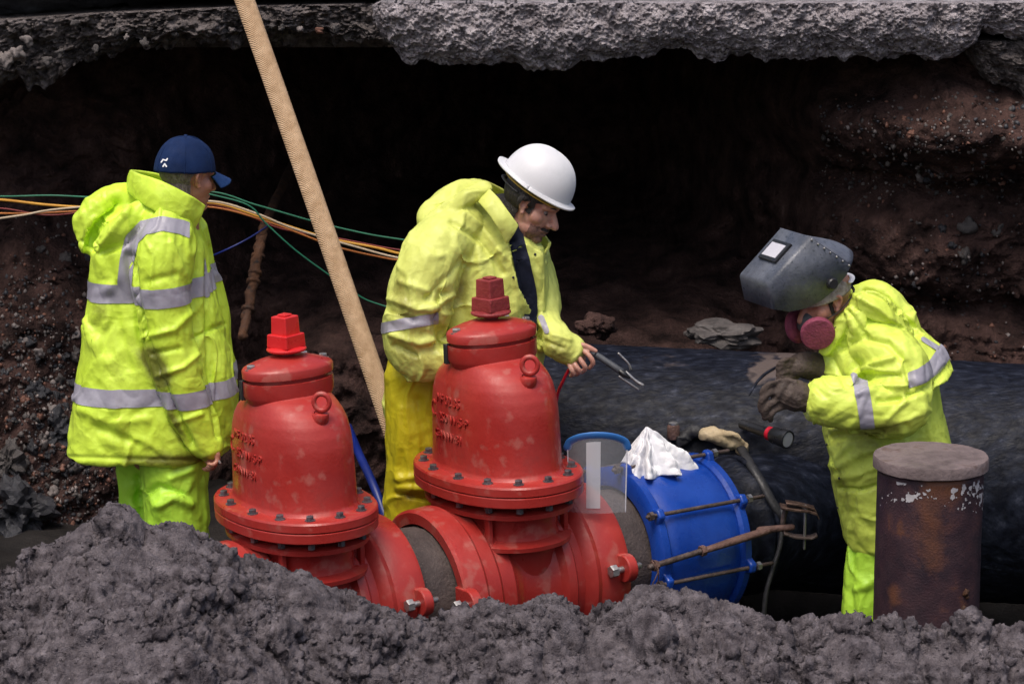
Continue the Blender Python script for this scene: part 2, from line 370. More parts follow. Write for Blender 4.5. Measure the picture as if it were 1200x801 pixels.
# ---------------------------------------------------------------- ground, banks, road slab
def gridF(nr, nc):
    i = np.arange(nr*nc).reshape(nr, nc)
    return np.stack([i[:-1, :-1], i[:-1, 1:], i[1:, 1:], i[1:, :-1]], -1).reshape(-1, 4)
def floor_z(x, y):
    z = -.42*sstep(.45, .95, x)*sstep(2.3, 1.7, y)
    return z
# trench floor
xs = np.linspace(-7, 7, 240); ys = np.linspace(-1.3, 5.5, 120); X, Y = np.meshgrid(xs, ys)
p = np.stack([X.ravel(), Y.ravel(), 0*X.ravel()], 1); Z = floor_z(p[:, 0], p[:, 1])-.02+.03*fbm(p*5, 4)
p[:, 2] = Z
tag(mesh('trench_floor', p, gridF(120, 240), M['floor']), 'dark muddy floor of the trench under the pipes', None, None, 'structure')

# foreground mound of loose soil: crest follows this profile (photograph x, y)
CR = np.array([(-200, 690), (0, 668), (60, 640), (108, 612), (135, 604), (180, 612), (240, 622), (300, 646), (350, 672), (400, 692), (450, 706), (520, 712), (600, 709),
               (650, 706), (685, 722), (715, 712), (750, 694), (775, 690), (800, 704), (850, 704), (900, 716), (930, 731), (980, 726), (1050, 727), (1100, 723), (1140, 716), (1165, 731), (1200, 735), (1500, 735)], float)
YC = -1.6
cw = np.array([P(a, b, YC) for a, b in CR])
def mound_z(x, y):
    zc = np.interp(x, cw[:, 0], cw[:, 2])-.015
    u = y-YC
    front = np.where(u < 0, u, 0); back = np.where(u > 0, u, 0)
    return zc+.42*front+.25*np.minimum(0, front+.35)*0-.9*back*sstep(0, .12, back)-.0*u
nx, ny = 900, 300
xs = np.linspace(-1.95, 1.95, nx); ys = np.linspace(-2.35, -.95, ny); X, Y = np.meshgrid(xs, ys)
p = np.stack([X.ravel(), Y.ravel(), np.zeros(X.size)], 1); z = mound_z(p[:, 0], p[:, 1])
q = p.copy(); q[:, 2] = z
wq = q+.05*np.stack([fbm(q*6+3, 2), fbm(q*6+11, 2), fbm(q*6+23, 2)], 1)
q[:, 2] += .040*fbm(wq*[4, 6, 4], 3)-.008
md = .30+.85*sstep(-.35, .35, fbm(q*[5, 7, 5]+40, 2))
for fr_, am in ((8, .056), (18, .030), (37, .021), (78, .016), (140, .011)):
    Nq = normals(q, gridF(ny, nx)); Nq *= np.sign(Nq[:, 2:3])
    q = q+Nq*(am*(np.abs(noise(wq*fr_+fr_))-.25)*(md if fr_ > 10 else 1))[:, None]
q[:, 2] += .006*noise(q*150)+.005*noise(q*215)
mound = tag(mesh('soil_mound', q, gridF(ny, nx), M['soil']), 'heap of loose dark grey sandy soil in front of the valves', None, None, 'structure')
# clods lying on the mound
def lump(seed, sub=2, rough=.5, fr=2.6):
    bm = bmesh.new(); bmesh.ops.create_icosphere(bm, subdivisions=sub, radius=1)
    V = np.array([v.co for v in bm.verts]); F = [[v.index for v in f.verts] for f in bm.faces]; bm.free()
    V *= (1+rough*fbm(V*fr*.5+seed*7.7, 3))[:, None]
    return V, F
Ls = [lump(i) for i in range(8)]; parts = []
qz = q[:, 2].reshape(ny, nx); qy = q[:, 1].reshape(ny, nx)
Lt = [lump(i+90, 1, .5) for i in range(8)]
for i in range(9000):
    j, k = rng.integers(30, ny-60), rng.integers(5, nx-5)
    c = np.array([xs[k], qy[j, k], qz[j, k]])
    r = .004+.014*rng.random()**4 if i < 900 else .0026+.0044*rng.random()**2
    V, F = Ls[i % 8] if i < 900 else Lt[i % 8]
    a = rng.random()*6.3; R = np.array([[math.cos(a), -math.sin(a), 0], [math.sin(a), math.cos(a), 0], [0, 0, 1]])
    parts.append(((V*[1, 1, .8]*r)@R.T+c+[0, 0, -r*.1], F))
Vc, Fc = join(*parts)
tag(mesh('clods', Vc, Fc, M['soil'], mound, smooth=True), None, None, None, 'stuff')

# near bank below and behind the photographer
xs = np.linspace(-8, 8, 90); ys = np.concatenate([np.linspace(-2.32, -7.5, 50), np.linspace(-8, -40, 20)]); X, Y = np.meshgrid(xs, ys)
p = np.stack([X.ravel(), Y.ravel(), np.zeros(X.size)], 1)
p[:, 2] = np.interp(-p[:, 1], [2.3, 2.9, 4.5, 7.5, 8.5, 40], [.30, .28, .72, 1.75, 1.95, 1.95])+.03*fbm(p*3, 3)
tag(mesh('near_bank', p, gridF(70, 90)[:, ::-1], M['soil']), 'sloping near side of the excavation', None, None, 'structure')
for sx in (-1, 1):      # mound carries on beyond the frame on either side
    xs = np.linspace(1.94, 8, 60)*sx; ys = np.linspace(-2.4, -.9, 50); X, Y = np.meshgrid(xs, ys)
    p = np.stack([X.ravel(), Y.ravel(), np.zeros(X.size)], 1); p[:, 2] = mound_z(np.clip(p[:, 0], -1.9, 1.9), p[:, 1])+.05*fbm(p*5, 4)-.02
    tag(mesh('soil_ridge', p, gridF(50, 60) if sx > 0 else gridF(50, 60)[:, ::-1], M['soil']), 'rest of the soil ridge along the trench', None, None, 'structure')

# far bank: undercut earth wall below the road slab
xs = np.concatenate([np.linspace(-7, -2.4, 40), np.linspace(-2.38, 2.4, 440), np.linspace(2.42, 7, 40)]); zs = np.linspace(-.5, 2.05, 240); X, Z = np.meshgrid(xs, zs)
x, z = X.ravel(), Z.ravel()
yb = np.interp(x, [-7, -2.2, -1.7, -1.3, -.8, 0, .6, 1.0, 1.35, 1.8, 2.3, 7], [2.9, 3.0, 3.3, 3.9, 5.0, 6.0, 5.6, 4.1, 2.9, 2.4, 2.25, 2.2])
left = sstep(-.75, -1.5, x); right = sstep(.75, 1.5, x)
yb = yb-left*(1.05*sstep(1.75, .0, z))                                   # left: gravelly slope
yb = yb-(1-left)*(1-right)*np.maximum(0, yb-2.35)*sstep(.98, .62, z)                      # middle: soil ledge behind the pipe
yb = yb-right*(.52*np.exp(-((z-1.62)/.16)**2)-.13*np.exp(-((z-1.36)/.05)**2)+.16*np.exp(-((z-1.08)/.17)**2)-.16*np.exp(-((z-.86)/.05)**2)+.35*sstep(1.0, .45, z))
p = np.stack([x, yb, z], 1)
wp = p+.08*np.stack([fbm(p*3+1, 2), fbm(p*3+5, 2), fbm(p*3+9, 2)], 1)
d = .09*fbm(wp*[1.6, 1.6, 3.2], 2)+.05*np.abs(noise(wp*[4, 4, 8]))+.035*np.abs(noise(wp*[9, 9, 14]+3))+.024*noise(wp*22)+.018*noise(wp*47)+.011*noise(wp*95)
p[:, 1] -= d; p[:, 2] += .03*fbm(p*6+31, 3)
FB = p.reshape(240, 520, 3)
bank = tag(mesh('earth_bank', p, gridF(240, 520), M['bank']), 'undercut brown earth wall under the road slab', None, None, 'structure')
Ys = FB[:, :, 1]
def bank_pt(px, py):
    """where the sight line of a photograph pixel meets the far bank"""
    a = None
    for Yq in np.arange(1.2, 5, .01):
        w_ = P(px, py, Yq); i = np.searchsorted(zs, w_[2]); j = np.searchsorted(xs, w_[0])
        i = min(max(i, 0), 239); j = min(max(j, 0), 519)
        if w_[1] >= Ys[i, j]: return w_
    return P(px, py, 4.5)

# stones sitting in the bank, each its own piece
Smesh = []
for i in range(7):
    V, F = lump(40+i, 3, .6, 3.4); V[:, 2] *= .7
    me = bpy.data.meshes.new('stone'); me.from_pydata(V.tolist(), [], F); me.polygons.foreach_set('use_smooth', [True]*len(F)); me.update(); Smesh.append(me)
def stone(c, r, mt, i, nm='stone', flat=1.0):
    key = (i % 7, mt)
    me = Scache.get(key)
    if me is None:
        me = Smesh[i % 7].copy(); me.materials.append(M[mt]); Scache[key] = me
    o = bpy.data.objects.new(nm, me); COL.objects.link(o); o.parent = bank
    o.location = c; o.scale = (r, r*.9, r*flat); o.rotation_euler = tuple(rng.random(3)*6.3); return o
Scache = {}
kinds = ['stone_grey', 'stone_grey', 'stone_dark', 'stone_pale', 'stone_red', 'stone_dark', 'stone_dark']
for i in range(200):      # gravelly left slope, thickest in the scree beside the standing man
    if i < 130:
        t = rng.random(); px = 20+75*t+rng.normal()*26; py = 380+rng.random()*250
    else:
        px = rng.random()*135; py = 255+rng.random()*350
    c = bank_pt(px, py); r = (.008+.020*rng.random()**2.5)
    stone(c+np.array([0, -.004, 0]), r, kinds[rng.integers(0, 7)], i)
for i in range(45):       # right wall
    px = 1000+rng.random()*205; py = [125+rng.random()*80, 205+rng.random()*25, 230+rng.random()*190][i % 3]
    c = bank_pt(px, py); stone(c+np.array([0, .004, 0]), .006+.012*rng.random()**2, kinds[rng.integers(0, 7)], i)
for px, py, r, mt in ((70, 505, .085, 'stone_dark'), (22, 600, .13, 'stone_dark'), (45, 458, .05, 'stone_dark'), (10, 540, .07, 'stone_grey'), (77, 302, .028, 'stone_grey'), (90, 356, .022, 'stone_pale'), (88, 410, .02, 'stone_grey'),
                      (50, 520, .022, 'stone_pale'), (30, 470, .02, 'stone_red'), (1135, 265, .035, 'stone_grey'), (1105, 268, .022, 'stone_dark'), (1170, 270, .03, 'stone_grey'), (1078, 208, .02, 'stone_pale'), (1130, 300, .03, 'stone_grey')):
    o = stone(bank_pt(px, py), r, mt, int(px))
    if r > .045:
        V, F = lump(px+3, 4, .62, 3.6); V[:, 2] *= .75; V *= (1+.05*noise(V*9))[:, None]; me = bpy.data.meshes.new('stone'); me.from_pydata(V.tolist(), [], F); me.materials.append(M[mt]); o.data = me

# fine gravel showing in the bank
gx, gy = proj(FB.reshape(-1, 3)); okl = np.where((gx > -5) & (gx < 140) & (gy > 255) & (gy < 630))[0]; okr = np.where((gx > 960) & (gx < 1205) & (gy > 105) & (gy < 425))[0]
wl = np.exp(-((gx[okl]-(30+.25*(gy[okl]-380)))/45)**2)*sstep(255, 480, gy[okl])+.22; wr = .25+np.exp(-((gy[okr]-150)/35)**2)+np.exp(-((gy[okr]-215)/12)**2)*.9
pk = np.concatenate([rng.choice(okl, 1500, p=wl/wl.sum()), rng.choice(okr, 900, p=wr/wr.sum())]); P3 = FB.reshape(-1, 3)
for k_, mt in enumerate(('stone_grey', 'stone_dark', 'stone_pale', 'stone_red')):
    sel = pk[[i for i in range(len(pk)) if (0, 1, 0, 2, 1, 0, 3, 2)[i % 8] == k_]]; parts = []
    for i, v in enumerate(sel):
        V, F = Lt[i % 8]; parts.append((V*(.004+.009*rng.random()**2.2)*rng.uniform(.6, 1.2, 3)+P3[v], F))
    tag(mesh('gravel', *join(*parts), M[mt], bank), None, None, None, 'stuff')

# road slab with a broken front edge
def slab(name, x0, x1, prof_top, prof_bot, Yf, mt, seed, amp, nu=640, nvv=80, depth=7.0, endround=.05):
    """front face follows top/bottom pixel profiles at depth Yf; runs back under the street"""
    us = np.linspace(x0, x1, nu); R = []
    pt = np.array(prof_top, float); pb = np.array(prof_bot, float); rows = []
    for u in us:
        a = P(u, np.interp(u, pt[:, 0], pt[:, 1]), Yf); b = P(u, np.interp(u, pb[:, 0], pb[:, 1]), Yf)
        e = min(1.0, (u-x0)/45.0, (x1-u)/45.0); rd = (1-math.sqrt(max(0, 1-(1-e)**2)))*endround*4
        zt, zb = a[2], b[2]; col = [(a[0], Yf+depth, zt), (a[0], Yf+1.5, zt), (a[0], Yf+.05+rd, zt)]
        for t in np.linspace(0, 1, nvv):
            bul = -.022*math.sin(math.pi*t)**.6
            col.append((a[0], Yf+.04+bul+rd+.10*t**3, zt+(zb-zt)*t))
        col += [(a[0], Yf+.35+rd, zb+.02), (a[0], Yf+1.5, zb+.05), (a[0], Yf+depth, zb+.06)]
        rows.append(col)
    A = np.array(rows); nc = A.shape[1]; V = A.reshape(-1, 3)
    k = np.tile(np.array([0, 0, .3]+[1.0]*nvv+[.7, .3, 0]), nu)
    q = V+seed; qq = q+.012*np.stack([fbm(q*9, 2), fbm(q*9+4, 2), fbm(q*9+8, 2)], 1)
    d = amp*(.036*fbm(qq*[5, 5, 8], 2)+.016*np.abs(noise(qq*15))+.013*noise(qq*30)+.012*noise(qq*62)+.010*noise(qq*120)+.006*noise(qq*200))
    V[:, 1] -= d*k
    V[:, 2] += k*amp*.026*(fbm(q*[14, 14, 0]+2, 4))*np.tile(np.array([0, 0, 0]+list(np.linspace(0, 1, nvv)**3)+[1, .5, 0]), nu)
    o = mesh(name, V, gridF(nu, nc), mt)
    return flat_fix(o)
def flat_fix(o):
    bm = bmesh.new(); bm.from_mesh(o.data); bmesh.ops.recalc_face_normals(bm, faces=bm.faces); bm.to_mesh(o.data); bm.free(); return o
tag(slab('concrete_slab', 430, 1330, [(430, 12), (445, 5), (1330, 4)], [(430, 40), (450, 62), (475, 78), (560, 83), (650, 82), (730, 79), (765, 70), (790, 64), (830, 72), (900, 71), (985, 65), (1010, 71), (1100, 73), (1135, 68), (1150, 60), (1156, 44), (1170, 50), (1330, 54)], 1.95, M['concrete'], 0, 1.0, nu=780),
    'thick pale grey broken concrete road slab overhanging the excavation', None, None, 'structure')
tag(slab('road_base', 1138, 1420, [(1138, 50), (1420, 45)], [(1138, 66), (1160, 88), (1185, 108), (1210, 122), (1420, 130)], 2.02, M['rubble'], 5, 1.6, nu=120), 'dark broken road edge beside the pale slab', None, None, 'structure')
tag(slab('road_base', -420, 470, [(-420, 22), (0, 24), (120, 16), (300, 8), (470, 5)], [(-420, 125), (0, 102), (50, 94), (90, 80), (150, 62), (200, 52), (300, 46), (420, 48), (470, 60)], 2.08, M['rubble'], 9, 2.0, nu=420), 'dark crumbling rubble layer under the street', None, None, 'structure')
for k_, (px, py, r, mt) in enumerate(((20, 62, .045, 'stone_pale'), (32, 48, .03, 'stone_pale'), (8, 70, .04, 'stone_pale'), (88, 27, .022, 'stone_grey'), (55, 72, .03, 'stone_grey'), (112, 58, .018, 'stone_grey'), (148, 44, .016, 'stone_pale'), (250, 34, .02, 'stone_grey'), (272, 35, .016, 'stone_pale'), (330, 33, .016, 'stone_grey'), (352, 34, .018, 'stone_pale'), (375, 36, .019, 'stone_red'), (392, 34, .015, 'stone_grey'), (318, 31, .014, 'stone_grey'), (205, 40, .018, 'stone_grey'), (170, 50, .02, 'stone_grey'), (70, 62, .024, 'stone_grey'), (135, 38, .02, 'stone_grey'))):
    stone(P(px, py, 2.035), r*.8, mt, k_)
tag(slab('asphalt_layer', -420, 455, [(-420, -30), (0, -25), (455, -20)], [(-420, 26), (0, 22), (110, 14), (200, 4), (300, 2), (455, 1)], 2.20, M['asphalt'], 13, .8, nu=200, nvv=20), 'dark asphalt paving layer over the rubble', None, None, 'structure')
zt = P(600, 2, 1.99)[2]
V, F = gridless = np.array([[-40, 2.12, zt+.012], [40, 2.12, zt+.012], [40, 60, zt+.012], [-40, 60, zt+.012]]), [[0, 1, 2, 3]]
tag(mesh('street', V, F, M['asphalt']), 'asphalt street surface behind the excavation', None, None, 'structure')
V, F = boxVF((0, 6.2, zt-.16), (14.5, 7.0, .2)); tag(mesh('road_bed', V, F, M['rubble'], smooth=False), 'underside of the street over the hollow', None, None, 'structure')
# ---------------------------------------------------------------- pipeline
AL = math.radians(33.0); FL = np.array([math.cos(AL), math.sin(AL), 0]); 
B0 = P(588, 677, .25)                                     # pipe axis under the right-hand valve
def ax(s): return B0+FL*s+np.array([0, 0, (.034 if s > 0 else -.018)*s])
S_L = -(B0[0]-P(347, 600, -.35)[0])/FL[0]
def hexVF(c, r, h):
    t = np.arange(6)*math.pi/3; R = [np.stack([r*k*np.cos(t), r*k*np.sin(t), np.full(6, z)], 1)+c for z, k in ((0, 1), (h*.85, 1), (h, .9))]
    return rings(R)
def nutbolt(parent, c, mt='bolt', r=.0135):
    V, F = join(revolve([(0, r*1.35), (.003, r*1.35)], 16), hexVF(np.array([0, 0, .003]), r, .013))
    o = mesh('bolt', V+np.asarray(c), F, M[mt], parent, smooth=False); return o
def make_valve(base, sc, label, nutmat, words):
    root = empty('gate_valve', base, AL, sc); root.rotation_mode = 'QUATERNION'; root.rotation_quaternion = (Matrix.Rotation(math.radians(-2.2), 4, 'Y')@Matrix.Rotation(AL, 4, 'Z')).to_quaternion()
    tag(root, label, 'valve', 'red gate valves on the pipeline')
    # barrel with bell ends
    prof = [(-.20, .20), (-.20, .243), (-.315, .245), (-.318, .283), (-.308, .292), (-.235, .294), (-.222, .283), (-.172, .279), (-.158, .266), (-.105, .262), (-.085, .246), (-.05, .238), (.06, .238), (.082, .246), (.098, .272), (.128, .274), (.142, .258),
            (.172, .256), (.188, .277), (.205, .286), (.225, .278), (.24, .284), (.325, .288), (.34, .282), (.343, .243), (.22, .241), (.22, .20)]
    neck = oval([(-.05, .155, .225), (.12, .158, .232), (.150, .162, .238), (.158, .185, .262), (.165, .205, .287), (.180, .207, .290), (.187, .190, .27), (.192, .168, .248), (.215, .165, .243), (.268, .168, .246), (.276, .20, .29), (.280, .214, .307), (.296, .216, .308), (.301, .205, .295), (.304, .168, .245), (.328, .168, .245),
                 (.3281, .232, .338), (.334, .242, .350), (.3635, .243, .352), (.3665, .240, .348)])
    o = mesh('body', *join(revolve(prof, 72, 'x'), neck), M['red'], root); flatsmooth(o, 28)
    for s in (-1, 1):
        for k in (-1, 1):
            V, F = boxVF((k*.15, s*.17, .25), (.018, .03, .155)); flatsmooth(bev(mesh('rib', V, F, M['red'], root, False), .004))
    for s, k in ((-1, -1), (-1, 1), (1, -1), (1, 1)):      # restraint ears on the bells
        V, F = tube([(s*.31-.018, k*.30, .045), (s*.31+.018, k*.30, .045)], .048, 20, rounded=False)
        V2, F2 = boxVF((s*.31, k*.268, .045), (.035, .075, .09)); V2 = V2
        e = flatsmooth(bev(mesh('lug', *join((V, F), (V2, F2)), M['red'], root), .004))
        tb = hexVF(np.array([0, 0, .0]), .022, .024); R = np.array([[0, 0, -1], [0, 1, 0], [1, 0, 0]])
        V, F = join((tb[0]@R.T+[s*.31-.045, k*.305, .045], tb[1]), tube([(s*.31-.06, k*.305, .045), (s*.31+.05, k*.305, .045)], .011, 10))
        flatsmooth(mesh('lug_bolt', V, F, M['steel'], e))
    fl = oval([(.3685, .236, .342), (.371, .243, .352), (.396, .243, .352), (.402, .239, .347), (.404, .233, .34), (.404, .15, .2)])
    flange = flatsmooth(mesh('bonnet_flange', *fl, M['red'], root), 28)
    for i in range(14):
        t = 2*math.pi*(i+.5)/14; c_, s_ = math.cos(t), math.sin(t); ex = 2.2
        bx_, by_ = .209*np.sign(c_)*abs(c_)**(2/ex), .312*np.sign(s_)*abs(s_)**(2/ex)
        nutbolt(flange, (bx_, by_, .404))
        V, F = hexVF(np.array([bx_, by_, .306]), .0135, .02); mesh('nut', V, F, M['bolt'], flange, smooth=False)
    bp_ = [(.400, .190, .288), (.406, .184, .279), (.416, .178, .272), (.44, .175, .270), (.52, .173, .267), (.60, .171, .262), (.64, .168, .254), (.675, .162, .240), (.70, .154, .219), (.72, .145, .190), (.737, .136, .155), (.75, .126, .118), (.79, .11, .09)]
    zz = np.linspace(0, len(bp_)-1, 49); A = np.array(bp_); fine = np.stack([np.interp(zz, range(len(bp_)), A[:, k]) for k in range(3)], 1)
    bon = mesh('bonnet', *oval([tuple(f) for f in fine], 72, 2.35), M['red'], root)
    nk = oval([(.72, .140, .105), (.742, .155, .114), (.752, .160, .117), (.795, .160, .117), (.7955, .140, .098), (.806, .140, .098)], 48, 2.1)
    nf = flatsmooth(mesh('neck_flange', *nk, M['red'], root))
    V, F = boxVF((-.150, .045, .768), (.020, .020, .062)); flatsmooth(bev(mesh('rib', V, F, M['black_rubber'], nf, False), .002))
    cv = oval([(.8055, .156, .108), (.808, .162, .113), (.830, .163, .114), (.836, .159, .111), (.841, .150, .104), (.852, .112, .085), (.862, .066, .058), (.866, .05, .05), (.866, .02, .02)], 56, 2.1)
    cover = flatsmooth(mesh('cover', *cv, M['red'], root), 45)
    for s in (-1, 1): nutbolt(cover, (s*.138, 0, .836), 'steel', .015)
    nutbolt(cover, (.10, .065, .838), 'steel', .013)
    stem = flatsmooth(mesh('stem', *revolve([(.862, .024), (.892, .024)], 20), M['red_dark'], root))
    a = math.radians(18) if nutmat == 'red_bright' else math.radians(12)
    def sq(s0, s1, z0, z1, ang):
        t = np.arange(4)*math.pi/2+math.pi/4+ang; return rings([np.stack([s0*1.414*np.cos(t), s0*1.414*np.sin(t), np.full(4, z0)], 1), np.stack([s1*1.414*np.cos(t), s1*1.414*np.sin(t), np.full(4, z1)], 1)])
    V, F = join(revolve([(.878, .058), (.882, .068), (.889, .068), (.894, .05)], 28), sq(.047, .045, .892, .934, a), sq(.035, .033, .932, .990, a), sq(.018, .018, .990, .9965, a))
    bev(mesh('operating_nut', V, F, M[nutmat], root, False), .004)
    for s in (-1, 1):                                         # lifting eyes on the shoulders
        c0 = np.array([0, s*.205, .70])
        V, F = tube([c0+[0, -s*.03, -.035], c0+[0, s*.012, .004], c0+[0, s*.018, .018]], [.036, .028, .021], 18, rounded=False)
        e = flatsmooth(mesh('lifting_eye', V, F, M['red'], root), 50)
        t = np.linspace(0, 2*math.pi, 28, endpoint=False); n0 = c0+[0, s*.022, .052]
        d1 = np.array([.55, s*.45, 0]); d1 /= np.linalg.norm(d1)
        R = []
        for u in t:
            cc = n0+.026*(math.cos(u)*d1+math.sin(u)*np.array([0, 0, 1])); rr = math.cos(u)*d1+math.sin(u)*np.array([0, 0, 1]); nn = np.cross(d1, [0, 0, 1])
            v_ = np.linspace(0, 2*math.pi, 10, endpoint=False); R.append(cc+.0085*(np.cos(v_)[:, None]*rr+np.sin(v_)[:, None]*nn))
        R.append(R[0]); mesh('ring', *rings(R, cap=False), M['red'], e)
    # cast lettering on the broad face turned to the photographer
    for txt, y0, z0, size in words:
        cu = bpy.data.curves.new('lettering', 'FONT'); cu.body = txt; cu.size = size; cu.extrude = .003; cu.resolution_u = 2; cu.align_x = 'LEFT'
        to = bpy.data.objects.new('tmp_text', cu); COL.objects.link(to); dg = bpy.context.evaluated_depsgraph_get()
        me = bpy.data.meshes.new_from_object(to.evaluated_get(dg)); bpy.data.objects.remove(to)
        me.name = 'lettering'
        for v in me.vertices:
            yy = y0-v.co.x*1.05; zq = z0+v.co.y
            hx = np.interp(zq, A[:, 0], A[:, 1]); hy = np.interp(zq, A[:, 0], A[:, 2])
            xx = -hx*(max(0, 1-abs(yy/hy)**2.35))**(1/2.35)-.0015-v.co.z
            v.co = (xx, yy, zq)
        me.materials.append(M['red']); o = bpy.data.objects.new('lettering', me); COL.objects.link(o); o.parent = bon
    for o in [root]+list(root.children_recursive):
        if o.type == 'MESH':
            zc = np.empty(len(o.data.vertices)*3); o.data.vertices.foreach_get('co', zc); zc = zc.reshape(-1, 3); zc[:, 2] = np.where(zc[:, 2] > .41, .41+(zc[:, 2]-.41)*1.085, zc[:, 2]); o.data.vertices.foreach_set('co', zc.ravel()); o.data.update()
    return root
W = [('MF 02 35', .105, .612, .040), ('C', .175, .560, .075), ('250 W·S·P', .085, .556, .040), ('C·ANW·81', .125, .500, .038)]
zL = ax(S_L)
vr = make_valve(ax(0), 1.055, 'tall red gate valve with a dull maroon operating nut, beside the blue coupling', 'red_dark', W)
vl = make_valve(zL, 1.0, 'red gate valve with a bright scarlet operating nut, beside the man in the blue cap', 'red_bright', W)

# pipe lengths between the fittings
def straight(name, s0, s1, r, mt, label, cat, n=64, ns=24, rel=.0025):
    A_, B_ = ax(s0), ax(s1); T = unit(B_-A_); u = unit(np.cross([0, 0, 1], T)); v = np.cross(T, u); t = np.linspace(0, 2*np.pi, n, endpoint=False)
    R = [A_+(B_-A_)*k+r*(np.cos(t)[:, None]*u+np.sin(t)[:, None]*v) for k in np.linspace(0, 1, ns)]
    V, F = rings(R); V = V+(V-np.repeat(np.array([A_+(B_-A_)*k for k in np.linspace(0, 1, ns)]), n, 0))/r*(rel*fbm(V*25, 3))[:, None]
    return tag(mesh(name, V, F, mt), label, cat)
straight('iron_pipe', S_L+.26, -.26, .232, M['iron'], 'short dark iron pipe joining the two red valves', 'pipe')
straight('iron_pipe', .27, .62, .236, M['iron'], 'dark iron pipe stub between red valve and blue coupling', 'pipe')

# blue sleeve coupling
s0, s1 = .49, .905
cr = empty('pipe_coupling', ax((s0+s1)/2), AL); tag(cr, 'bright blue bolted sleeve coupling round the pipe', 'coupling')
hl = (s1-s0)/2
def xrev(prof, n=72): return revolve(prof, n, 'x')
flatsmooth(mesh('sleeve', *xrev([(-hl+.03, .25), (-hl+.03, .284), (-hl+.07, .300), (-hl+.10, .303), (0, .304), (hl-.10, .303), (hl-.07, .300), (hl-.03, .284), (hl-.03, .25)]), M['blue'], cr), 50)
for s in (-1, 1):
    pr = [(s*(hl-.05), .255), (s*(hl-.05), .300), (s*(hl-.038), .312), (s*(hl-.012), .312), (s*hl, .295), (s*hl, .244), (s*(hl-.02), .242)]
    rg = flatsmooth(mesh('end_ring', *xrev(pr), M['blue'], cr), 40)
    for i in range(8):
        a = 2*math.pi*(i+.18)/8; cy, cz = .318*math.cos(a), .318*math.sin(a)
        R = np.array([[1, 0, 0], [0, math.cos(a), -math.sin(a)], [0, math.sin(a), math.cos(a)]])
        V, F = boxVF((0, 0, 0), (.030, .055, .062)); V[:, 2] *= np.where(V[:, 1] > 0, .55, 1.3)
        V = V@R.T+[s*(hl-.020), cy*.985, cz*.985]; flatsmooth(bev(mesh('lug', V, F, M['blue'], rg, False), .008, 3))
for i in range(8):
    a = 2*math.pi*(i+.18)/8; cy, cz = .326*math.cos(a), .326*math.sin(a)
    rd = mesh('rod', *tube([(-hl-.035, cy, cz), (hl+.075, cy, cz)], .0075, 10), M['rod'], cr)
    R = np.array([[0, 0, 1], [0, 1, 0], [1, 0, 0]])
    for x in (-hl-.028, hl+.002):
        V, F = hexVF(np.array([0, 0, 0]), .017, .018); mesh('nut', V@R.T+[x, cy, cz], F, M['steel' if x > 0 else 'rod'], rd, smooth=False)

# big coated main with its branch outlet
RB = .47
def axis_z(Y, py): 
    th = PITCH+math.atan((py-400.5)/FPX); return CAM[2]-(Y-CAM[1])*math.tan(th)-RB/math.cos(th)
pa = P(560, 400, 1.52); pa[2] = axis_z(1.52, 397); pb_ = P(1420, 400, 1.10); pb_[2] = axis_z(1.10, 436)
main = empty('water_main', (pa+pb_)/2); tag(main, 'huge black bitumen-wrapped water main running behind the welder', 'pipe')
mc = (pa+pb_)/2
T = unit(pb_-pa); u = unit(np.cross([0, 0, 1], T)); v = np.cross(T, u); n_, k_ = 260, 420
t = np.linspace(0, 2*np.pi, n_, endpoint=False); L_ = np.linspace(0, 1, k_)
base = np.repeat(pa+(pb_-pa)*L_[:, None], n_, 0); nd = np.tile(np.cos(t)[:, None]*u+np.sin(t)[:, None]*v, (k_, 1))
V = base+nd*RB; sl = np.repeat(L_, n_)*np.linalg.norm(pb_-pa); th = np.tile(t, k_)
q = np.stack([sl*7+th*1.6, th*2.0, nd[:, 0]*0], 1)
d = .004*billow(q*[1, 1, 1], 2)+.012*np.abs(noise(np.stack([sl*3.2+th*.9, th*1.1+3, 0*th], 1)))*np.exp(-(np.abs(noise(np.stack([sl*2+th, th, 0*th+5], 1)))*6)**2)+.0015*noise(V*30)
V = V+nd*d[:, None]
V_, F_ = rings([V[i*n_:(i+1)*n_] for i in range(k_)])
dd = np.maximum.reduce([np.exp(-(pdist(V_, [(892, 432), (925, 420), (948, 412)])/15)**2)*2.2, np.exp(-(pdist(V_, [(1082, 470), (1100, 500), (1092, 520)])/12)**2)*.6, np.exp(-(pdist(V_, [(760, 425), (800, 415)])/16)**2)*.45])
dd = dd*(.75+.9*fbm(V_*[16, 16, 26], 3)); mesh('wrapped_barrel', V_-mc, F_, M['bitumen'], main, attrs={'dirt': dd})
# torn flap of wrapping, and branch
br0, br1 = ax(.80), ax(1.62)
Rr = []; Tb = unit(br1-br0); ub = unit(np.cross([0, 0, 1], Tb)); vb = np.cross(Tb, ub); tt = np.linspace(0, 2*np.pi, 72, endpoint=False)
for k, r in [(0, .238), (.10, .238), (.14, .240), (.20, .244), (.24, .246), (.265, .262), (.28, .268), (.30, .268), (.31, .25), (.45, .25), (1, .25)]:
    Rr.append(br0+(br1-br0)*k+r*(np.cos(tt)[:, None]*ub+np.sin(tt)[:, None]*vb))
V, F = rings(Rr); V = V+.006*fbm(V*16, 3)[:, None]*unit([.3, -.5, .8]); mesh('branch_outlet', V-mc, F, M['bitumen'], main)
bd = []
for k in np.linspace(0, 2*np.pi, 60): bd.append(ax(1.06)+.262*(math.cos(k)*ub+math.sin(k)*vb)+.004*np.array([math.sin(9*k), 0, math.cos(7*k)]))
mesh('weld_collar', *join(tube(np.array(bd)-mc, .012, 8, 2)), M['bitumen'], main)
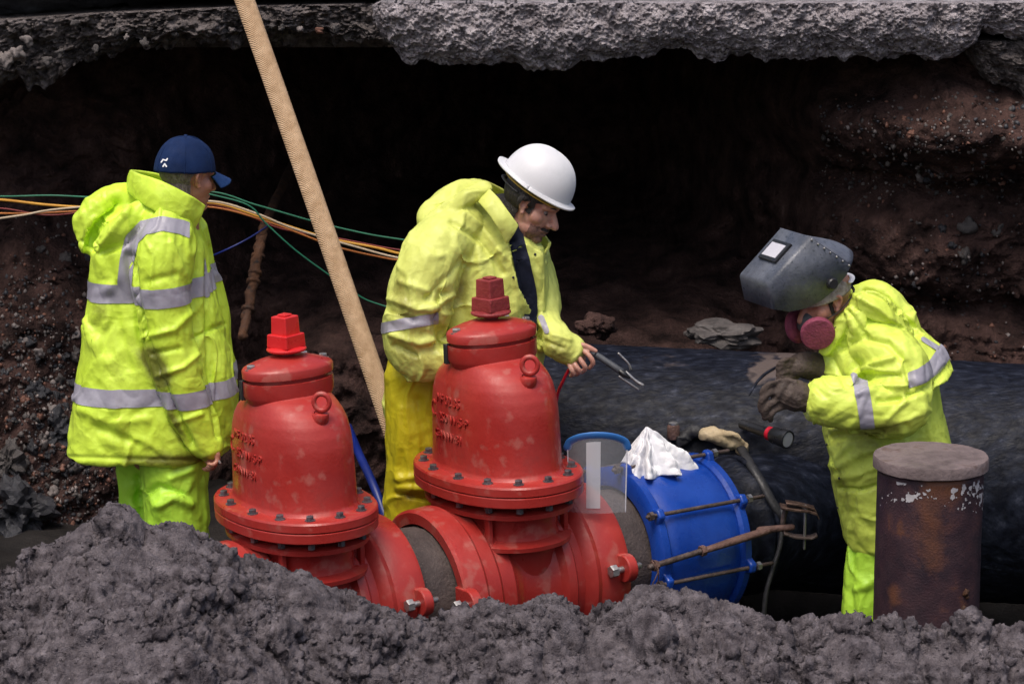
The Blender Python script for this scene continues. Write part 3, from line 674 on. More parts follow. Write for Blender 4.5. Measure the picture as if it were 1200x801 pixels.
# lifted edges of torn wrapping
for pts in ([(878, 462), (888, 446), (902, 434), (930, 421), (952, 414)], [(1062, 492), (1075, 472), (1090, 478), (1086, 498), (1096, 520)]):
    W3 = []
    for px, py in pts:
        best = None                                       # sight line against the barrel surface
        for Yq in np.arange(.6, 2.2, .004):
            w_ = P(px, py, Yq); r_ = w_-pa; r_ = r_-T*(r_@T)
            if np.linalg.norm(r_) < RB+.006: best = w_; break
        if best is not None: W3.append(best)
    if len(W3) > 2: mesh('torn_wrap', *tube(np.array(W3)-mc, [.002]+[.006]*(len(W3)-2)+[.002], 8, 6, flat=.6), M['bitumen'], main)

# capped rusty pipe standing in the front right
bx = P(1091, 533, -.15); rc = 62.5/ppm(-.15)
cp = empty('capped_pipe', (bx[0], bx[1], -.44)); tag(cp, 'upright rusty steel pipe with a flat round cap, in front of the welder', 'pipe')
V, F = rings([sring((0, 0, z), rc, rc, 72, 2) for z in np.linspace(0, bx[2]+.44-.045, 60)])
V[:, :2] *= (1+.006*fbm(V*[14, 14, 9], 4))[:, None]
wv = V+np.array([bx[0], bx[1], -.44]); 
dr = np.exp(-(pdist(wv, [(1095, 560), (1120, 548), (1118, 570)])/16)**2)+.6*np.exp(-(pdist(wv, [(1090, 585), (1092, 660)])/16)**2)+.8*np.exp(-(pdist(wv, [(1048, 705), (1045, 690)])/7)**2)
tb = mesh('barrel', V, F, M['capped'], cp, attrs={'dirt': dr})
Vq, Fq = V, np.array([f for f in F if len(f) == 4])
M['flake'] = mat('flaking_white_paint', (.34, .32, .33), (.5, .48, .5), 30, .7)
for nm, pts, wd in (('paint_flake', [(1040, 583), (1064, 586), (1072, 578)], 5.5), ('paint_flake', [(1083, 560), (1090, 575)], 6), ('paint_flake', [(1122, 580), (1130, 566), (1140, 572), (1152, 580)], 9), ('paint_flake', [(1052, 565), (1060, 562)], 4)):
    Nn = normals(Vq, Fq)
    # flakes: noisy islands near the line, dense copy of the barrel there
    hi = rings([sring((0, 0, z), rc+.0012, rc+.0012, 900, 2) for z in np.linspace(bx[2]+.44-.21, bx[2]+.44-.06, 110)], cap=False)
    hv = hi[0]; hw_ = hv+np.array([bx[0], bx[1], -.44]); s = pdist(hw_, pts)-wd*(.75+2.0*fbm(hw_*75, 3)-.72)
    s = np.where(hv[:, 1] > 0, 1.0, s); pv, pf = clip(hv, np.array(hi[1]), s)
    if pf: tag(mesh(nm, pv, pf, M['flake'], cp), None, None, None, 'stuff')
hc = bx[2]+.44; r2 = 68/ppm(-.15)
V, F = revolve([(hc-.043, r2*.96), (hc-.038, r2), (hc-.006, r2), (hc, r2*.985), (hc, r2*.9), (hc-.001, r2*.7), (hc-.001, .02)], 72)
V += .002*fbm(V*20, 3)[:, None]*np.array([0, 0, 1]); M['capplate'] = mat('pale_rusted_plate', (.085, .062, .062), (.19, .145, .145), 9, .75, .1, .4, 70, c3=(.10, .06, .05), ramp=(.35, .6))
flatsmooth(mesh('cap', V, F, M['capplate'], cp))
for px, py, r in ((1131, 694, .014), (1129, 712, .012), (1133, 700, .009)):
    c = P(px, py, bx[1]-rc*.8); V, F = lump(px, 2, .4); dx = (c[0]-bx[0]); cy = -math.sqrt(max(0, rc**2-dx**2))
    mesh('weld_lump', V*r+[dx, cy, c[2]+.44], F, M['rustpipe'], cp)
# ---------------------------------------------------------------- people
def frame(fwd, roll=0.0):
    f = unit(fwd); r = unit(np.cross(f, [0, 0, 1])); u_ = np.cross(r, f)
    if roll:
        c_, s_ = math.cos(roll), math.sin(roll); r, u_ = r*c_+u_*s_, u_*c_-r*s_
    return np.stack([r, f, u_], 1)               # columns: right, forward, up
def head_parts(c, R, sc=1.0, wide=1.0, jowl=0.0):
    """solid pieces of a head in world space; local x right, y forward, z up"""
    def w_(p): return np.asarray(c)+R@(np.asarray(p, float)*sc*np.array([wide, 1, 1]))
    def E(p, r): V, F = ellip((0, 0, 0), np.asarray(r)*sc*np.array([wide, 1, 1])); return V@R.T+w_(p), F
    def Tb(pts, rad): return tube([w_(p) for p in pts], np.asarray(rad)*sc, 12, 5)
    out = [E((0, -.012, .036), (.077, .097, .086)), E((0, .028, -.022), (.066, .066, .080)), E((0, .035, -.07), (.054+jowl, .052, .045)),
           Tb([(0, .084, .012), (0, .103, -.012), (0, .116, -.032)], [.010, .012, .0145]), Tb([(-.016, .099, -.038), (.016, .099, -.038)], [.011, .011]),
           Tb([(-.048, .064, .024), (-.02, .084, .027), (.02, .084, .027), (.048, .064, .024)], [.014, .015, .015, .014]),
           Tb([(-.028, .078, -.064), (0, .093, -.062), (.028, .078, -.064)], [.008, .011, .008]), Tb([(-.024, .076, -.077), (0, .090, -.077), (.024, .076, -.077)], [.008, .011, .008]),
           E((0, .072, -.098), (.028, .024, .022)), E((0, .03, -.098), (.040+jowl, .045, .028+jowl*.6)), E((-.045, .046, -.022), (.026, .03, .028)), E((.045, .046, -.022), (.026, .03, .028)),
           Tb([(0, -.028, -.03), (0, -.035, -.11), (0, -.045, -.19)], [.056, .058+jowl*.5, .066])]
    for s in (-1, 1):
        out.append(Tb([(s*.070, -.004, -.022), (s*.083, -.016, .0), (s*.086, -.018, .018), (s*.080, -.004, .026), (s*.074, .008, .012)], [.008, .007, .007, .007, .006]))
        out.append(E((s*.075, -.004, .002), (.007, .013, .025))); out.append(E((s*.075, .002, -.026), (.007, .009, .010)))
    return out, w_
def head_local(V, c, R, sc=1.0): return ((V-np.asarray(c))@R)/sc
def dent(V, N, c, R, sc, spots):
    q = head_local(V, c, R, sc)
    for p, r, dep in spots:
        g = np.exp(-(((q-np.asarray(p))/np.asarray(r))**2).sum(1)); V = V+N*(dep*g)[:, None]
    return V
FACE = [((.034, .078, .004), (.017, .03, .010), -.012), ((-.034, .078, .004), (.017, .03, .010), -.012), ((0, .10, -.070), (.03, .03, .0035), -.004), ((0, .10, -.088), (.02, .03, .006), -.004), ((.02, .11, -.045), (.008, .03, .006), -.004), ((-.02, .11, -.045), (.008, .03, .006), -.004),
        ((.080, -.004, .004), (.02, .008, .014), -.006), ((-.080, -.004, .004), (.02, .008, .014), -.006)]
def finger(pts, r=.0088): return tube(pts, [r*1.05]+[r]*(len(pts)-2)+[r*.82], 10, 4)
def wrinkle(V, F, a=1.0, sc=1.0, vert=.6, seed=0.0):
    N = normals(V, F); p = V+seed
    wp = p+.06*np.stack([noise(p*7+2), noise(p*7+6), noise(p*7+12)], 1)
    d = .016*billow(wp*np.array([4.5, 4.5, 4.0*vert])*sc, 1)-.010*np.exp(-(np.abs(noise(wp*np.array([4, 4, 5*vert])*sc+4))*7)**2)+.008*np.exp(-(np.abs(noise(wp*np.array([7, 7, 8*vert])*sc+8))*8)**2)+.006*billow(wp*np.array([15, 15, 13*vert])*sc+4, 2)
    return V+N*(a*d)[:, None]
def stains(V, lst):
    s = np.zeros(len(V))
    for pts, wd, amt in lst: s = np.maximum(s, amt*np.exp(-(pdist(V, pts)/wd)**2))
    return s
def shell(name, bot, top, mt, parent, thick=.009, k=6, amp=.004, mid=None):
    """cloth strip between two (px,py,Y) curves"""
    b = catmull([P(*p) for p in bot], k); t = catmull([P(*p) for p in top], k); n_ = len(b); R = []
    cen = (b.mean(0)+t.mean(0))/2
    for s in np.linspace(0, 1, 9):
        q = b+(t-b)*s; out = q-cen; out[:, 2] = 0; out /= np.linalg.norm(out, axis=1)[:, None]+1e-9
        q = q+out*(math.sin(math.pi*s)*.008); q = q+amp*out*fbm(q*22, 3)[:, None]; R.append(q)
    V, F = rings(R, cap=False, closed=False); o = mesh(name, V, F, mt, parent)
    m = o.modifiers.new('t', 'SOLIDIFY'); m.thickness = thick; m.offset = 0
    m = o.modifiers.new('s', 'SUBSURF'); m.levels = 1; m.render_levels = 1
    return o
def boots(parent, spots):
    for x, y, z, yaw in spots:
        f = np.array([math.cos(yaw), math.sin(yaw), 0]); c = np.array([x, y, z])
        VF = join(tube([c+[0, 0, .30], c+[0, 0, .12], c+[0, 0, .05]], [.062, .055, .052], 16), tube([c-f*.05+[0, 0, .04], c+f*.07+[0, 0, .045], c+f*.17+[0, 0, .035]], [.042, .048, .04], 14))
        V, F = remesh(VF, .012, 3); mesh('boot', V, F, M['boot'], parent)

# ---- man in the blue cap -------------------------------------------------------------------
Y0 = .30
p1 = empty('person', (P(188, 600, Y0)[0], Y0, 0)); O1 = np.array(p1.location)
tag(p1, 'man in a lime rain suit and dark blue baseball cap, seen from behind', 'person')
def add(name, V, F, mt, parent, O, **k): return mesh(name, V-O, F, mt, parent, **k)
hc1 = P(219, 207, Y0+.03); R1 = frame((.72, .66, -.16)); hp, w1 = head_parts(hc1, R1, 1.0)
bodyp = hp+[ptube([(208, 240, Y0+.06), (195, 300, Y0+.06), (188, 400, Y0+.05), (190, 520, Y0+.03)], [24, 42, 40, 42]),
      ptube([(192, 275, Y0-.12), (205, 380, Y0-.17), (236, 500, Y0-.17), (240, 522, Y0-.17)], [17, 14, 10, 8.5]), ptube([(205, 270, Y0+.20), (230, 380, Y0+.26), (250, 500, Y0+.24)], [16, 14, 9]),
      ptube([(203, 520, Y0-.04), (208, 640, Y0-.05), (208, 745, Y0-.05)], [20, 16, 12]), ptube([(168, 520, Y0+.12), (166, 640, Y0+.12), (166, 735, Y0+.12)], [16, 14, 12])]
hand = [P(243, 527, Y0-.17), P(248, 535, Y0-.17)]
bodyp.append(tube([P(240, 520, Y0-.17), P(244, 530, Y0-.17), P(247, 537, Y0-.17)], [.026, .033, .026], 14))
for k, (dx, dy, dY) in enumerate(((5, 0, -.028), (4, 3, -.010), (2, 5, .010), (-1, 6, .028))):
    a = P(247+dx, 531+dy, Y0-.17+dY); bodyp.append(finger([a, a+[.008, -.006, -.022], a+[-.004, -.016, -.036], a+[-.022, -.012, -.034]], .0085))
bodyp.append(finger([P(250, 524, Y0-.19), P(255, 531, Y0-.20), P(256, 538, Y0-.20)], .0095))
V, F = remesh(join(*bodyp), .0040, 3); N = normals(V, F); V = dent(V, N, hc1, R1, 1.0, FACE)
body1 = add('body', V, F, M['skin_tan'], p1, O1)
q = head_local(V, hc1, R1)
field = np.maximum.reduce([-(q[:, 2]+.062+.35*np.minimum(0, q[:, 1]+.02)), (q[:, 1]-.052), -(q[:, 2]-.012)*1.0-10*(q[:, 1] < -.022)+0*q[:, 0], q[:, 2]-.03, .030-np.hypot(q[:, 1]+.002, q[:, 2])])
hs = V+0; o = patch('hair', V-O1, F, field+.004*noise(V*120), .006, M['hair_grey'], p1)
# cap
R1c = R1@np.array([[1, 0, 0], [0, math.cos(-.10), -math.sin(-.10)], [0, math.sin(-.10), math.cos(-.10)]]).T
def dome(c, R, rx, ry, rz, z0, n=64, m=26, ex=2.0, ridge=0.0):
    Rg = []
    t = np.linspace(0, 2*np.pi, n, endpoint=False)
    for k in range(m):
        ph = (k/(m-1))*(math.pi/2-.02); cr_, sr_ = math.cos(ph)**(.86), math.sin(ph)
        L_ = np.stack([rx*cr_*np.cos(t), ry*cr_*np.sin(t), z0+rz*sr_+0*t], 1)
        if ridge: L_[:, 2] += ridge*np.exp(-(L_[:, 0]/.013)**2)*sstep(0, .5, sr_)
        Rg.append(L_@R.T+c)
    return rings(Rg, cap=False)
V, F = dome(hc1+R1@np.array([0, -.010, 0]), R1c, .093, .116, .122, .020, ex=2.2); V = V+.0025*fbm(V*20, 2)[:, None]*R1[:, 2]
cap = add('cap', V, F, M['navy'], p1, O1); m = cap.modifiers.new('t', 'SOLIDIFY'); m.thickness = .004
ev, ef = ellip(hc1+R1@np.array([0, -.010, 0])+R1c@np.array([0, 0, .143]), (.008, .008, .005)); add('button', ev, ef, M['navy'], cap, O1)
Rg = []
for s in np.linspace(0, 1, 12):                            # curved brim
    th_ = np.linspace(-1.15, 1.15, 25); r0 = .100+.072*s
    L_ = np.stack([.086*np.sin(th_)*(1+.10*s), .02+.085*np.cos(th_)*1.0+.075*s*np.cos(th_)**.8, .030-.020*(np.sin(th_))**2*(1+s)-.022*s], 1); Rg.append(L_@R1.T+hc1)
V, F = rings(Rg, cap=False, closed=False); b_ = add('brim', V, F, M['blue_brim'], cap, O1); m = b_.modifiers.new('t', 'SOLIDIFY'); m.thickness = .005
for ang in np.arange(6)*math.pi/3+.52:                     # panel seams
    pts = [hc1+R1@np.array([0, -.010, 0])+R1c@np.array([.0935*math.cos(ph)**.86*math.cos(ang), .1165*math.cos(ph)**.86*math.sin(ang), .020+.1225*math.sin(ph)]) for ph in np.linspace(0, 1.5, 9)]
    add('seam', *tube(pts, .0016, 6, 2), M['navy'], cap, O1)
vv, ff = dome(hc1+R1@np.array([0, -.010, 0]), R1c, .0945, .1175, .1235, .020, n=700, m=160)
for pts, wd in (([(189, 190), (191, 187), (195, 188), (196, 186)], .8), ([(191, 195), (193, 192), (195, 195)], .9)):
    s = pdist(vv, pts)-wd; nn = vv-hc1; s = np.where((nn@(CAM-hc1)) < 0, 9, s); pv, pf = clip(vv, np.array(ff), s)
    if pf: add('emblem', pv, pf, M['white_thread'], cap, O1)
# jacket
tor = torso([(238, 165, 226, Y0+.05, .08), (248, 146, 238, Y0+.05, .13), (262, 124, 234, Y0+.05, .16), (290, 108, 242, Y0+.05, .18), (345, 104, 253, Y0+.05, .185), (412, 95, 267, Y0+.04, .195), (460, 87, 276, Y0+.03, .205), (505, 81, 274, Y0+.03, .21), (526, 79, 268, Y0+.03, .21), (529, 80, 266, Y0+.03, .205)])
slv = ptube([(196, 262, Y0-.06), (190, 300, Y0-.12), (190, 350, Y0-.15), (200, 410, Y0-.165), (214, 462, Y0-.17), (232, 503, Y0-.17), (240, 520, Y0-.17)], [34, 38, 34, 30, 27, 22, 18], 20)
far = ptube([(215, 270, Y0+.20), (235, 350, Y0+.25), (252, 440, Y0+.25), (262, 500, Y0+.22)], [28, 27, 25, 19])
hood = join(ptube([(168, 228, Y0+.12), (148, 240, Y0+.10), (126, 256, Y0+.06), (110, 274, Y0+.04), (103, 286, Y0+.02)], [10, 17, 20, 18, 11], flat=1.7), ptube([(172, 240, Y0-.06), (148, 264, Y0-.08), (120, 286, Y0-.06)], [9, 14, 12]))
V, F = remesh(join(tor, slv, far, hood), .0052, 1); V = wrinkle(V, F, .85, 1.0, .55, 3)
V = sculpt(V, F, [([(152, 300), (158, 350), (172, 410), (198, 470), (222, 520)], 6, -.020), ([(246, 290), (244, 350), (246, 430), (256, 510)], 5, -.014),
    ([(138, 238), (120, 254), (108, 272), (107, 288)], 7, -.035), ([(152, 244), (138, 262), (120, 285)], 4, .012), ([(130, 240), (108, 256), (97, 278)], 3, .010), ([(120, 296), (150, 284), (175, 250), (190, 228)], 4, -.012), ([(200, 285), (215, 320)], 6, .007), ([(172, 330), (205, 322)], 5, -.006),
    ([(170, 395), (205, 385), (225, 365)], 5, .008), ([(178, 415), (210, 408)], 4, -.007), ([(185, 440), (215, 430), (232, 415)], 4, .007), ([(100, 380), (130, 440), (140, 500)], 9, .010), ([(130, 350), (150, 430)], 8, -.009), ([(95, 480), (130, 495), (170, 490)], 7, .008), ([(110, 500), (160, 520)], 6, -.007),
    ([(228, 395), (262, 380)], 3, -.008), ([(80, 535), (265, 541)], 3, -.004), ([(205, 495), (235, 485)], 4, .006)])
N = normals(V, F)
st = stains(V, [([(176, 415), (190, 445)], 12, 1.25), ([(192, 455), (200, 485), (214, 512)], 6, .65), ([(150, 540), (240, 538)], 8, .8), ([(110, 385), (118, 365)], 9, .45), ([(170, 225), (190, 232)], 8, .5)])
jac1 = add('jacket', V, F, M['lime'], p1, O1, attrs={'dirt': st})
x, y = proj(V); f_ = facing(V, N)
zb = V[:, 2]-(P(157, 346, Y0-.15)[2]+.05*(V[:, 0]-P(157, 346, Y0)[0]))
patch('reflective_band', V-O1, F, np.where((np.abs(zb) < .1), np.abs(zb)-.034, 1), .003, M['tape'], jac1, solo=False)
zb = V[:, 2]-(P(190, 466, Y0-.17)[2]+.03*(V[:, 0]-P(190, 466, Y0)[0]))
patch('reflective_band', V-O1, F, np.where((np.abs(zb) < .1), np.abs(zb)-.031, 1), .003, M['tape'], jac1, solo=False)
s = np.maximum(pdist(V, [(146, 335), (149, 305), (155, 280), (168, 267), (190, 262), (212, 266), (232, 274)])-8.5, proj(V)[0]-222); patch('reflective_strap', V-O1, F, np.where(f_ < .05, 9, s), .0025, M['tape'], jac1)
s = pdist(V, [(236, 302), (240, 325), (242, 345)])-3.5; patch('reflective_strap', V-O1, F, np.where(f_ < .05, 9, s), .0025, M['tape'], jac1)
o = shell('collar', [(224, 272, Y0-.06), (205, 262, Y0-.13), (180, 247, Y0-.13), (158, 232, Y0-.03), (152, 222, Y0+.12), (186, 226, Y0+.24), (224, 248, Y0+.24)],
      [(241, 240, Y0-.04), (222, 228, Y0-.105), (188, 211, Y0-.105), (160, 202, Y0-.01), (157, 199, Y0+.12), (194, 206, Y0+.20), (238, 226, Y0+.20)], M['lime'], jac1, .012)
o.location = -O1
# trousers
V, F = remesh(join(ptube([(200, 505, Y0-.03), (204, 560, Y0-.05), (208, 640, Y0-.05), (208, 735, Y0-.05)], [42, 40, 37, 30], 20), ptube([(172, 505, Y0+.1), (168, 560, Y0+.12), (166, 640, Y0+.12), (166, 728, Y0+.12)], [32, 29, 27, 25], 20)), .006, 2)
V = wrinkle(V, F, .8, .9, .7, 8); V = sculpt(V, F, [([(160, 585), (185, 570), (215, 580)], 5, -.012), ([(185, 592), (205, 582), (222, 590)], 7, .012), ([(162, 560), (165, 610)], 5, -.012), ([(200, 560), (225, 550)], 5, .008)])
add('trousers', V, F, M['lime_trouser'], p1, O1)
b0, b1 = P(208, 735, Y0-.05), P(166, 730, Y0+.12)
boots(p1, []) 
for c in (b0, b1):
    VF = join(tube([(c[0], c[1], .34), (c[0], c[1], .10)], [.055, .05], 16), tube([(c[0]-.05, c[1]-.02, .035), (c[0]+.06, c[1]+.05, .04), (c[0]+.14, c[1]+.11, .03)], [.042, .046, .036], 14)); V, F = remesh(VF, .012, 3); add('boot', V, F, M['boot'], p1, O1)
t = tag(mesh('cigarette', *tube([P(252, 534, Y0-.2), P(258, 542, Y0-.21)], .0045, 8), M['stone_pale']), 'small pale stick held in the hand of the man in the blue cap', 'stick')

# ---- man in the white hard hat --------------------------------------------------------------
Y0 = .72
p2 = empty('person', (P(500, 600, Y0)[0], Y0, 0)); O2 = np.array(p2.location)
tag(p2, 'man in a worn yellow rain suit and white hard hat behind the red valve', 'person')
hc2 = P(622, 238, Y0-.02); R2 = frame((.84, -.26, -.44), .06); S2 = 1.04; hp, w2 = head_parts(hc2, R2, S2, 1.05, .008)
Yw = Y0-.12; wr = P(668, 411, Yw)
hand = [tube([P(650, 400, Yw), P(668, 411, Yw), P(676, 416, Yw)], [.028, .027, .033], 16)]
hv, hf = ellip(P(676, 417, Yw), (.036, .021, .036), M=frame((.2, -1, .2))); hand.append((hv, hf))
for a in ([(680, 408, -.020), (690, 416, -.046), (695, 425, -.048), (691, 431, -.030)], [(675, 414, -.026), (682, 424, -.052), (686, 431, -.050), (682, 436, -.030)], [(670, 419, -.026), (675, 429, -.052), (679, 435, -.050), (675, 439, -.030)], [(666, 422, -.022), (669, 431, -.045), (672, 437, -.044), (669, 440, -.026)]):
    hand.append(finger([P(x_, y_, Yw+d_) for x_, y_, d_ in a], .0098))
hand.append(finger([P(672, 407, Yw-.012), P(681, 404, Yw-.028), P(690, 407, Yw-.03), P(698, 411, Yw-.03)], .0105))
bodyp = hp+hand+[ptube([(590, 250, Y0+.02), (560, 310, Y0+.02), (535, 400, Y0+.02), (520, 500, Y0+.02)], [22, 44, 45, 42]), ptube([(530, 285, Y0-.14), (490, 350, Y0-.20), (482, 410, Y0-.22), (520, 418, Y0-.24), (545, 410, Y0-.22)], [17, 15, 13, 11, 10]),
      ptube([(610, 290, Y0+.10), (626, 345, Y0+.08), (635, 380, Y0-.01), (652, 401, Yw)], [14, 11, 9, 8]), ptube([(490, 500, Y0-.05), (488, 600, Y0-.06), (486, 720, Y0-.06)], [26, 18, 12]), ptube([(545, 500, Y0+.05), (552, 600, Y0+.05), (555, 720, Y0+.05)], [26, 18, 12])]
a = P(548, 410, Y0-.22); bodyp.append(tube([a, a+[.04, 0, -.01], a+[.075, .0, -.02]], [.026, .034, .028], 12))
for k in range(4): b = a+[.085, -.012+.0, .012-.021*k]; bodyp.append(finger([b, b+[.03, -.012, 0], b+[.034, .010, -.002], b+[.015, .022, -.002]], .0088))
bodyp.append(finger([a+[.03, -.01, .03], a+[.06, -.025, .038], a+[.09, -.03, .03]], .0095))
V, F = remesh(join(*bodyp), .0036, 2); N = normals(V, F); V = dent(V, N, hc2, R2, S2, FACE)
body2 = add('body', V, F, M['skin'], p2, O2)
q = head_local(V, hc2, R2, S2)
ax_ = np.abs(q[:, 0])
hair = np.maximum.reduce([q[:, 1]-(-.018+.07*sstep(.015, .035, q[:, 2])), -(q[:, 2]+.075), q[:, 2]-.115])
side = np.maximum.reduce([np.abs(q[:, 1]-.020)-.011, np.abs(q[:, 2]-.008)-.030, .05-ax_])
patch('hair', V-O2, F, np.minimum(hair, side)+.003*noise(V*60), .007, M['hair_dark'], p2)
beard = np.maximum.reduce([np.abs(q[:, 1]-.07)-.06, q[:, 2]+.052, -(q[:, 2]+.125), -(q[:, 1]-.005)])
patch('stubble', V-O2, F, np.maximum(beard, .045-q[:, 1]*1.0)+.007*noise(V*130)-.002*0, .0006, M['stubble'], p2)
mo = np.maximum.reduce([np.abs(ax_-.012)-.020, np.abs(q[:, 2]+.054)-.0055, .06-q[:, 1]]); patch('moustache', V-O2, F, mo+.0015*noise(V*200), .003, M['hair_dark'], p2)
for s_ in (-1, 1):
    c = w2((s_*.034, .0660, .004)); ev, ef = ellip(c, (.0115, .0115, .0105)); ey = add('eye', ev, ef, M['eye'], p2, O2)
    ev, ef = ellip(w2((s_*.035, .0740, .001)), (.0055, .005, .0055)); add('iris', ev, ef, M['hair_dark'], ey, O2)
    add('eyebrow', *tube([w2((s_*.052, .072, .026)), w2((s_*.034, .090, .031)), w2((s_*.014, .096, .026))], [.003, .005, .004], 8, 4, flat=.6), M['hair_dark'], p2, O2)
# hard hat
Rh = frame((.80, -.22, -.54), .06); ch = P(629, 216, Y0-.02)
V, F = dome(ch, Rh, .120, .140, .142, .0, n=96, m=34, ridge=.005); hat = add('hard_hat', V, F, M['hat'], p2, O2); m = hat.modifiers.new('t', 'SOLIDIFY'); m.thickness = .004
Rg = []; t = np.linspace(0, 2*np.pi, 97)
for s in np.linspace(0, 1, 7):
    ext = s*(.007+.020*np.exp(-((np.sin(t)-1)/.45)**2)+.024*np.exp(-((np.sin(t)+1)/.4)**2))
    L_ = np.stack([(.119+ext*.9)*np.cos(t), (.139+ext)*np.sin(t), .004-.010*s-.010*s*np.abs(np.cos(t))+0*t+(.006*s*s if True else 0)], 1); Rg.append(L_@Rh.T+ch)
V, F = rings(Rg, cap=False, closed=False); b_ = add('brim', V, F, M['hat'], hat, O2); m = b_.modifiers.new('t', 'SOLIDIFY'); m.thickness = .006
add('suspension', *tube([ch+Rh@np.array([.098*math.cos(a), .112*math.sin(a), -.022]) for a in np.linspace(0, 2*np.pi, 40)], .010, 8, 2, flat=.35), M['suspension'], hat, O2)
add('nape_strap', *tube([ch+Rh@np.array([.088*math.cos(a), .118*math.sin(a), -.045]) for a in np.linspace(math.pi+.3, 2*math.pi-.3, 16)], .009, 8, 2, flat=.4), M['black_rubber'], hat, O2)
ev, ef = ellip(ch+Rh@np.array([.112, .0, .006]), (.007, .007, .007)); add('slot_boss', ev, ef, M['hat'], hat, O2)
# jacket
tor = torso([(238, 558, 600, Y0+.03, .07), (252, 530, 608, Y0+.03, .12), (270, 500, 624, Y0+.03, .16), (295, 486, 640, Y0+.02, .18), (340, 474, 642, Y0+.02, .185), (390, 466, 640, Y0+.02, .19), (430, 452, 634, Y0+.02, .20), (470, 446, 628, Y0+.02, .20), (490, 452, 622, Y0+.02, .20), (497, 460, 618, Y0+.02, .19)])
slv = ptube([(540, 262, Y0-.06), (515, 292, Y0-.13), (494, 335, Y0-.19), (486, 380, Y0-.21), (486, 408, Y0-.22), (506, 424, Y0-.24), (530, 416, Y0-.24), (545, 411, Y0-.23)], [30, 40, 41, 38, 33, 27, 22, 18], 22)
far = ptube([(612, 280, Y0+.10), (628, 340, Y0+.08), (634, 378, Y0+.0), (650, 398, Y0-.11), (668, 410, Y0-.12)], [26, 27, 26, 22, 18])
hood = join(ptube([(560, 228, Y0+.12), (535, 240, Y0+.06), (512, 262, Y0-.02), (500, 282, Y0-.05)], [14, 17, 17, 12], flat=1.4), ptube([(570, 222, Y0-.06), (548, 232, Y0-.10), (522, 250, Y0-.10)], [9, 11, 9]))
V, F = remesh(join(tor, slv, far, hood), .0052, 1); V = wrinkle(V, F, .85, 1.0, .6, 21)
V = sculpt(V, F, [([(520, 345), (512, 375), (520, 400), (545, 400)], 7, -.022), ([(500, 350), (530, 320), (545, 300)], 5, -.010), ([(505, 362), (530, 345)], 4, .010), ([(458, 350), (490, 362), (510, 360)], 5, .012), ([(456, 365), (485, 375)], 4, -.010), ([(460, 392), (490, 402), (505, 398)], 5, .012), ([(462, 405), (488, 416)], 4, -.012), ([(470, 330), (500, 340)], 5, .008),
    ([(546, 250), (566, 268), (590, 300)], 5, .010), ([(530, 260), (560, 280), (590, 320)], 4, -.010), ([(592, 268), (598, 300), (608, 340), (626, 385)], 4, .012), ([(604, 282), (611, 310), (619, 345), (624, 400)], 10, -.034), ([(632, 292), (634, 330), (634, 380)], 5, .012),
    ([(560, 290), (565, 330)], 6, .008), ([(545, 310), (540, 350), (550, 390)], 7, -.009), ([(580, 300), (585, 330)], 5, -.006), ([(455, 450), (480, 445)], 5, .010), ([(448, 470), (480, 460)], 5, -.008), ([(648, 392), (668, 398)], 3, .007), ([(640, 400), (660, 408)], 3, -.007)])
N = normals(V, F); f_ = facing(V, N)
st = stains(V, [([(470, 340), (480, 420)], 16, .45), ([(505, 430), (460, 410)], 10, .6), ([(640, 405), (665, 415)], 8, .5), ([(540, 340), (520, 380)], 14, .5)])
jac2 = add('jacket', V, F, M['yellow_jacket'], p2, O2, attrs={'dirt': st})
s = pdist(V, [(602, 270), (609, 300), (617, 335), (622, 372), (626, 410)])-np.interp(proj(V)[1], [270, 290, 340, 380], [9, 10, 11, 8]); patch('shirt', V-O2, F, np.where((f_ < .03), 9, s), .007, M['shirt'], jac2)
s = np.maximum(pdist(V, [(430, 386), (450, 384), (480, 378), (540, 368)])-6.5, proj(V)[0]-514); patch('reflective_band', V-O2, F, np.where((f_ < .02) | (V[:, 1] > Y0-.12), 9, s), .003, M['tape'], jac2)
s = pdist(V, [(634, 372), (641, 388)])-3; patch('reflective_band', V-O2, F, np.where((f_ < .02) | (V[:, 1] > Y0+.1), 9, s), .003, M['tape'], jac2)
o = shell('collar', [(594, 287, Y0-.15), (582, 265, Y0-.17), (567, 244, Y0-.14), (554, 228, Y0-.02), (565, 222, Y0+.10), (600, 240, Y0+.16), (630, 290, Y0+.06), (630, 304, Y0-.04)],
      [(608, 264, Y0-.15), (596, 248, Y0-.15), (580, 227, Y0-.11), (566, 214, Y0-.0), (574, 214, Y0+.08), (608, 236, Y0+.12), (640, 278, Y0+.04), (644, 284, Y0-.04)], M['yellow_jacket'], jac2, .011); o.location = -O2
for px, py in ((592, 281), (602, 325), (627, 297)):
    c = P(px, py, Y0-.19); i = np.argmin(((np.stack(proj(V), 1)-[px, py])**2).sum(1)+(V[:, 1] > Y0)*1e6); ev, ef = ellip(V[i]-[0, .004, 0], (.005, .004, .005), 10, 8); add('snap', ev, ef, M['black_rubber'], jac2, O2)
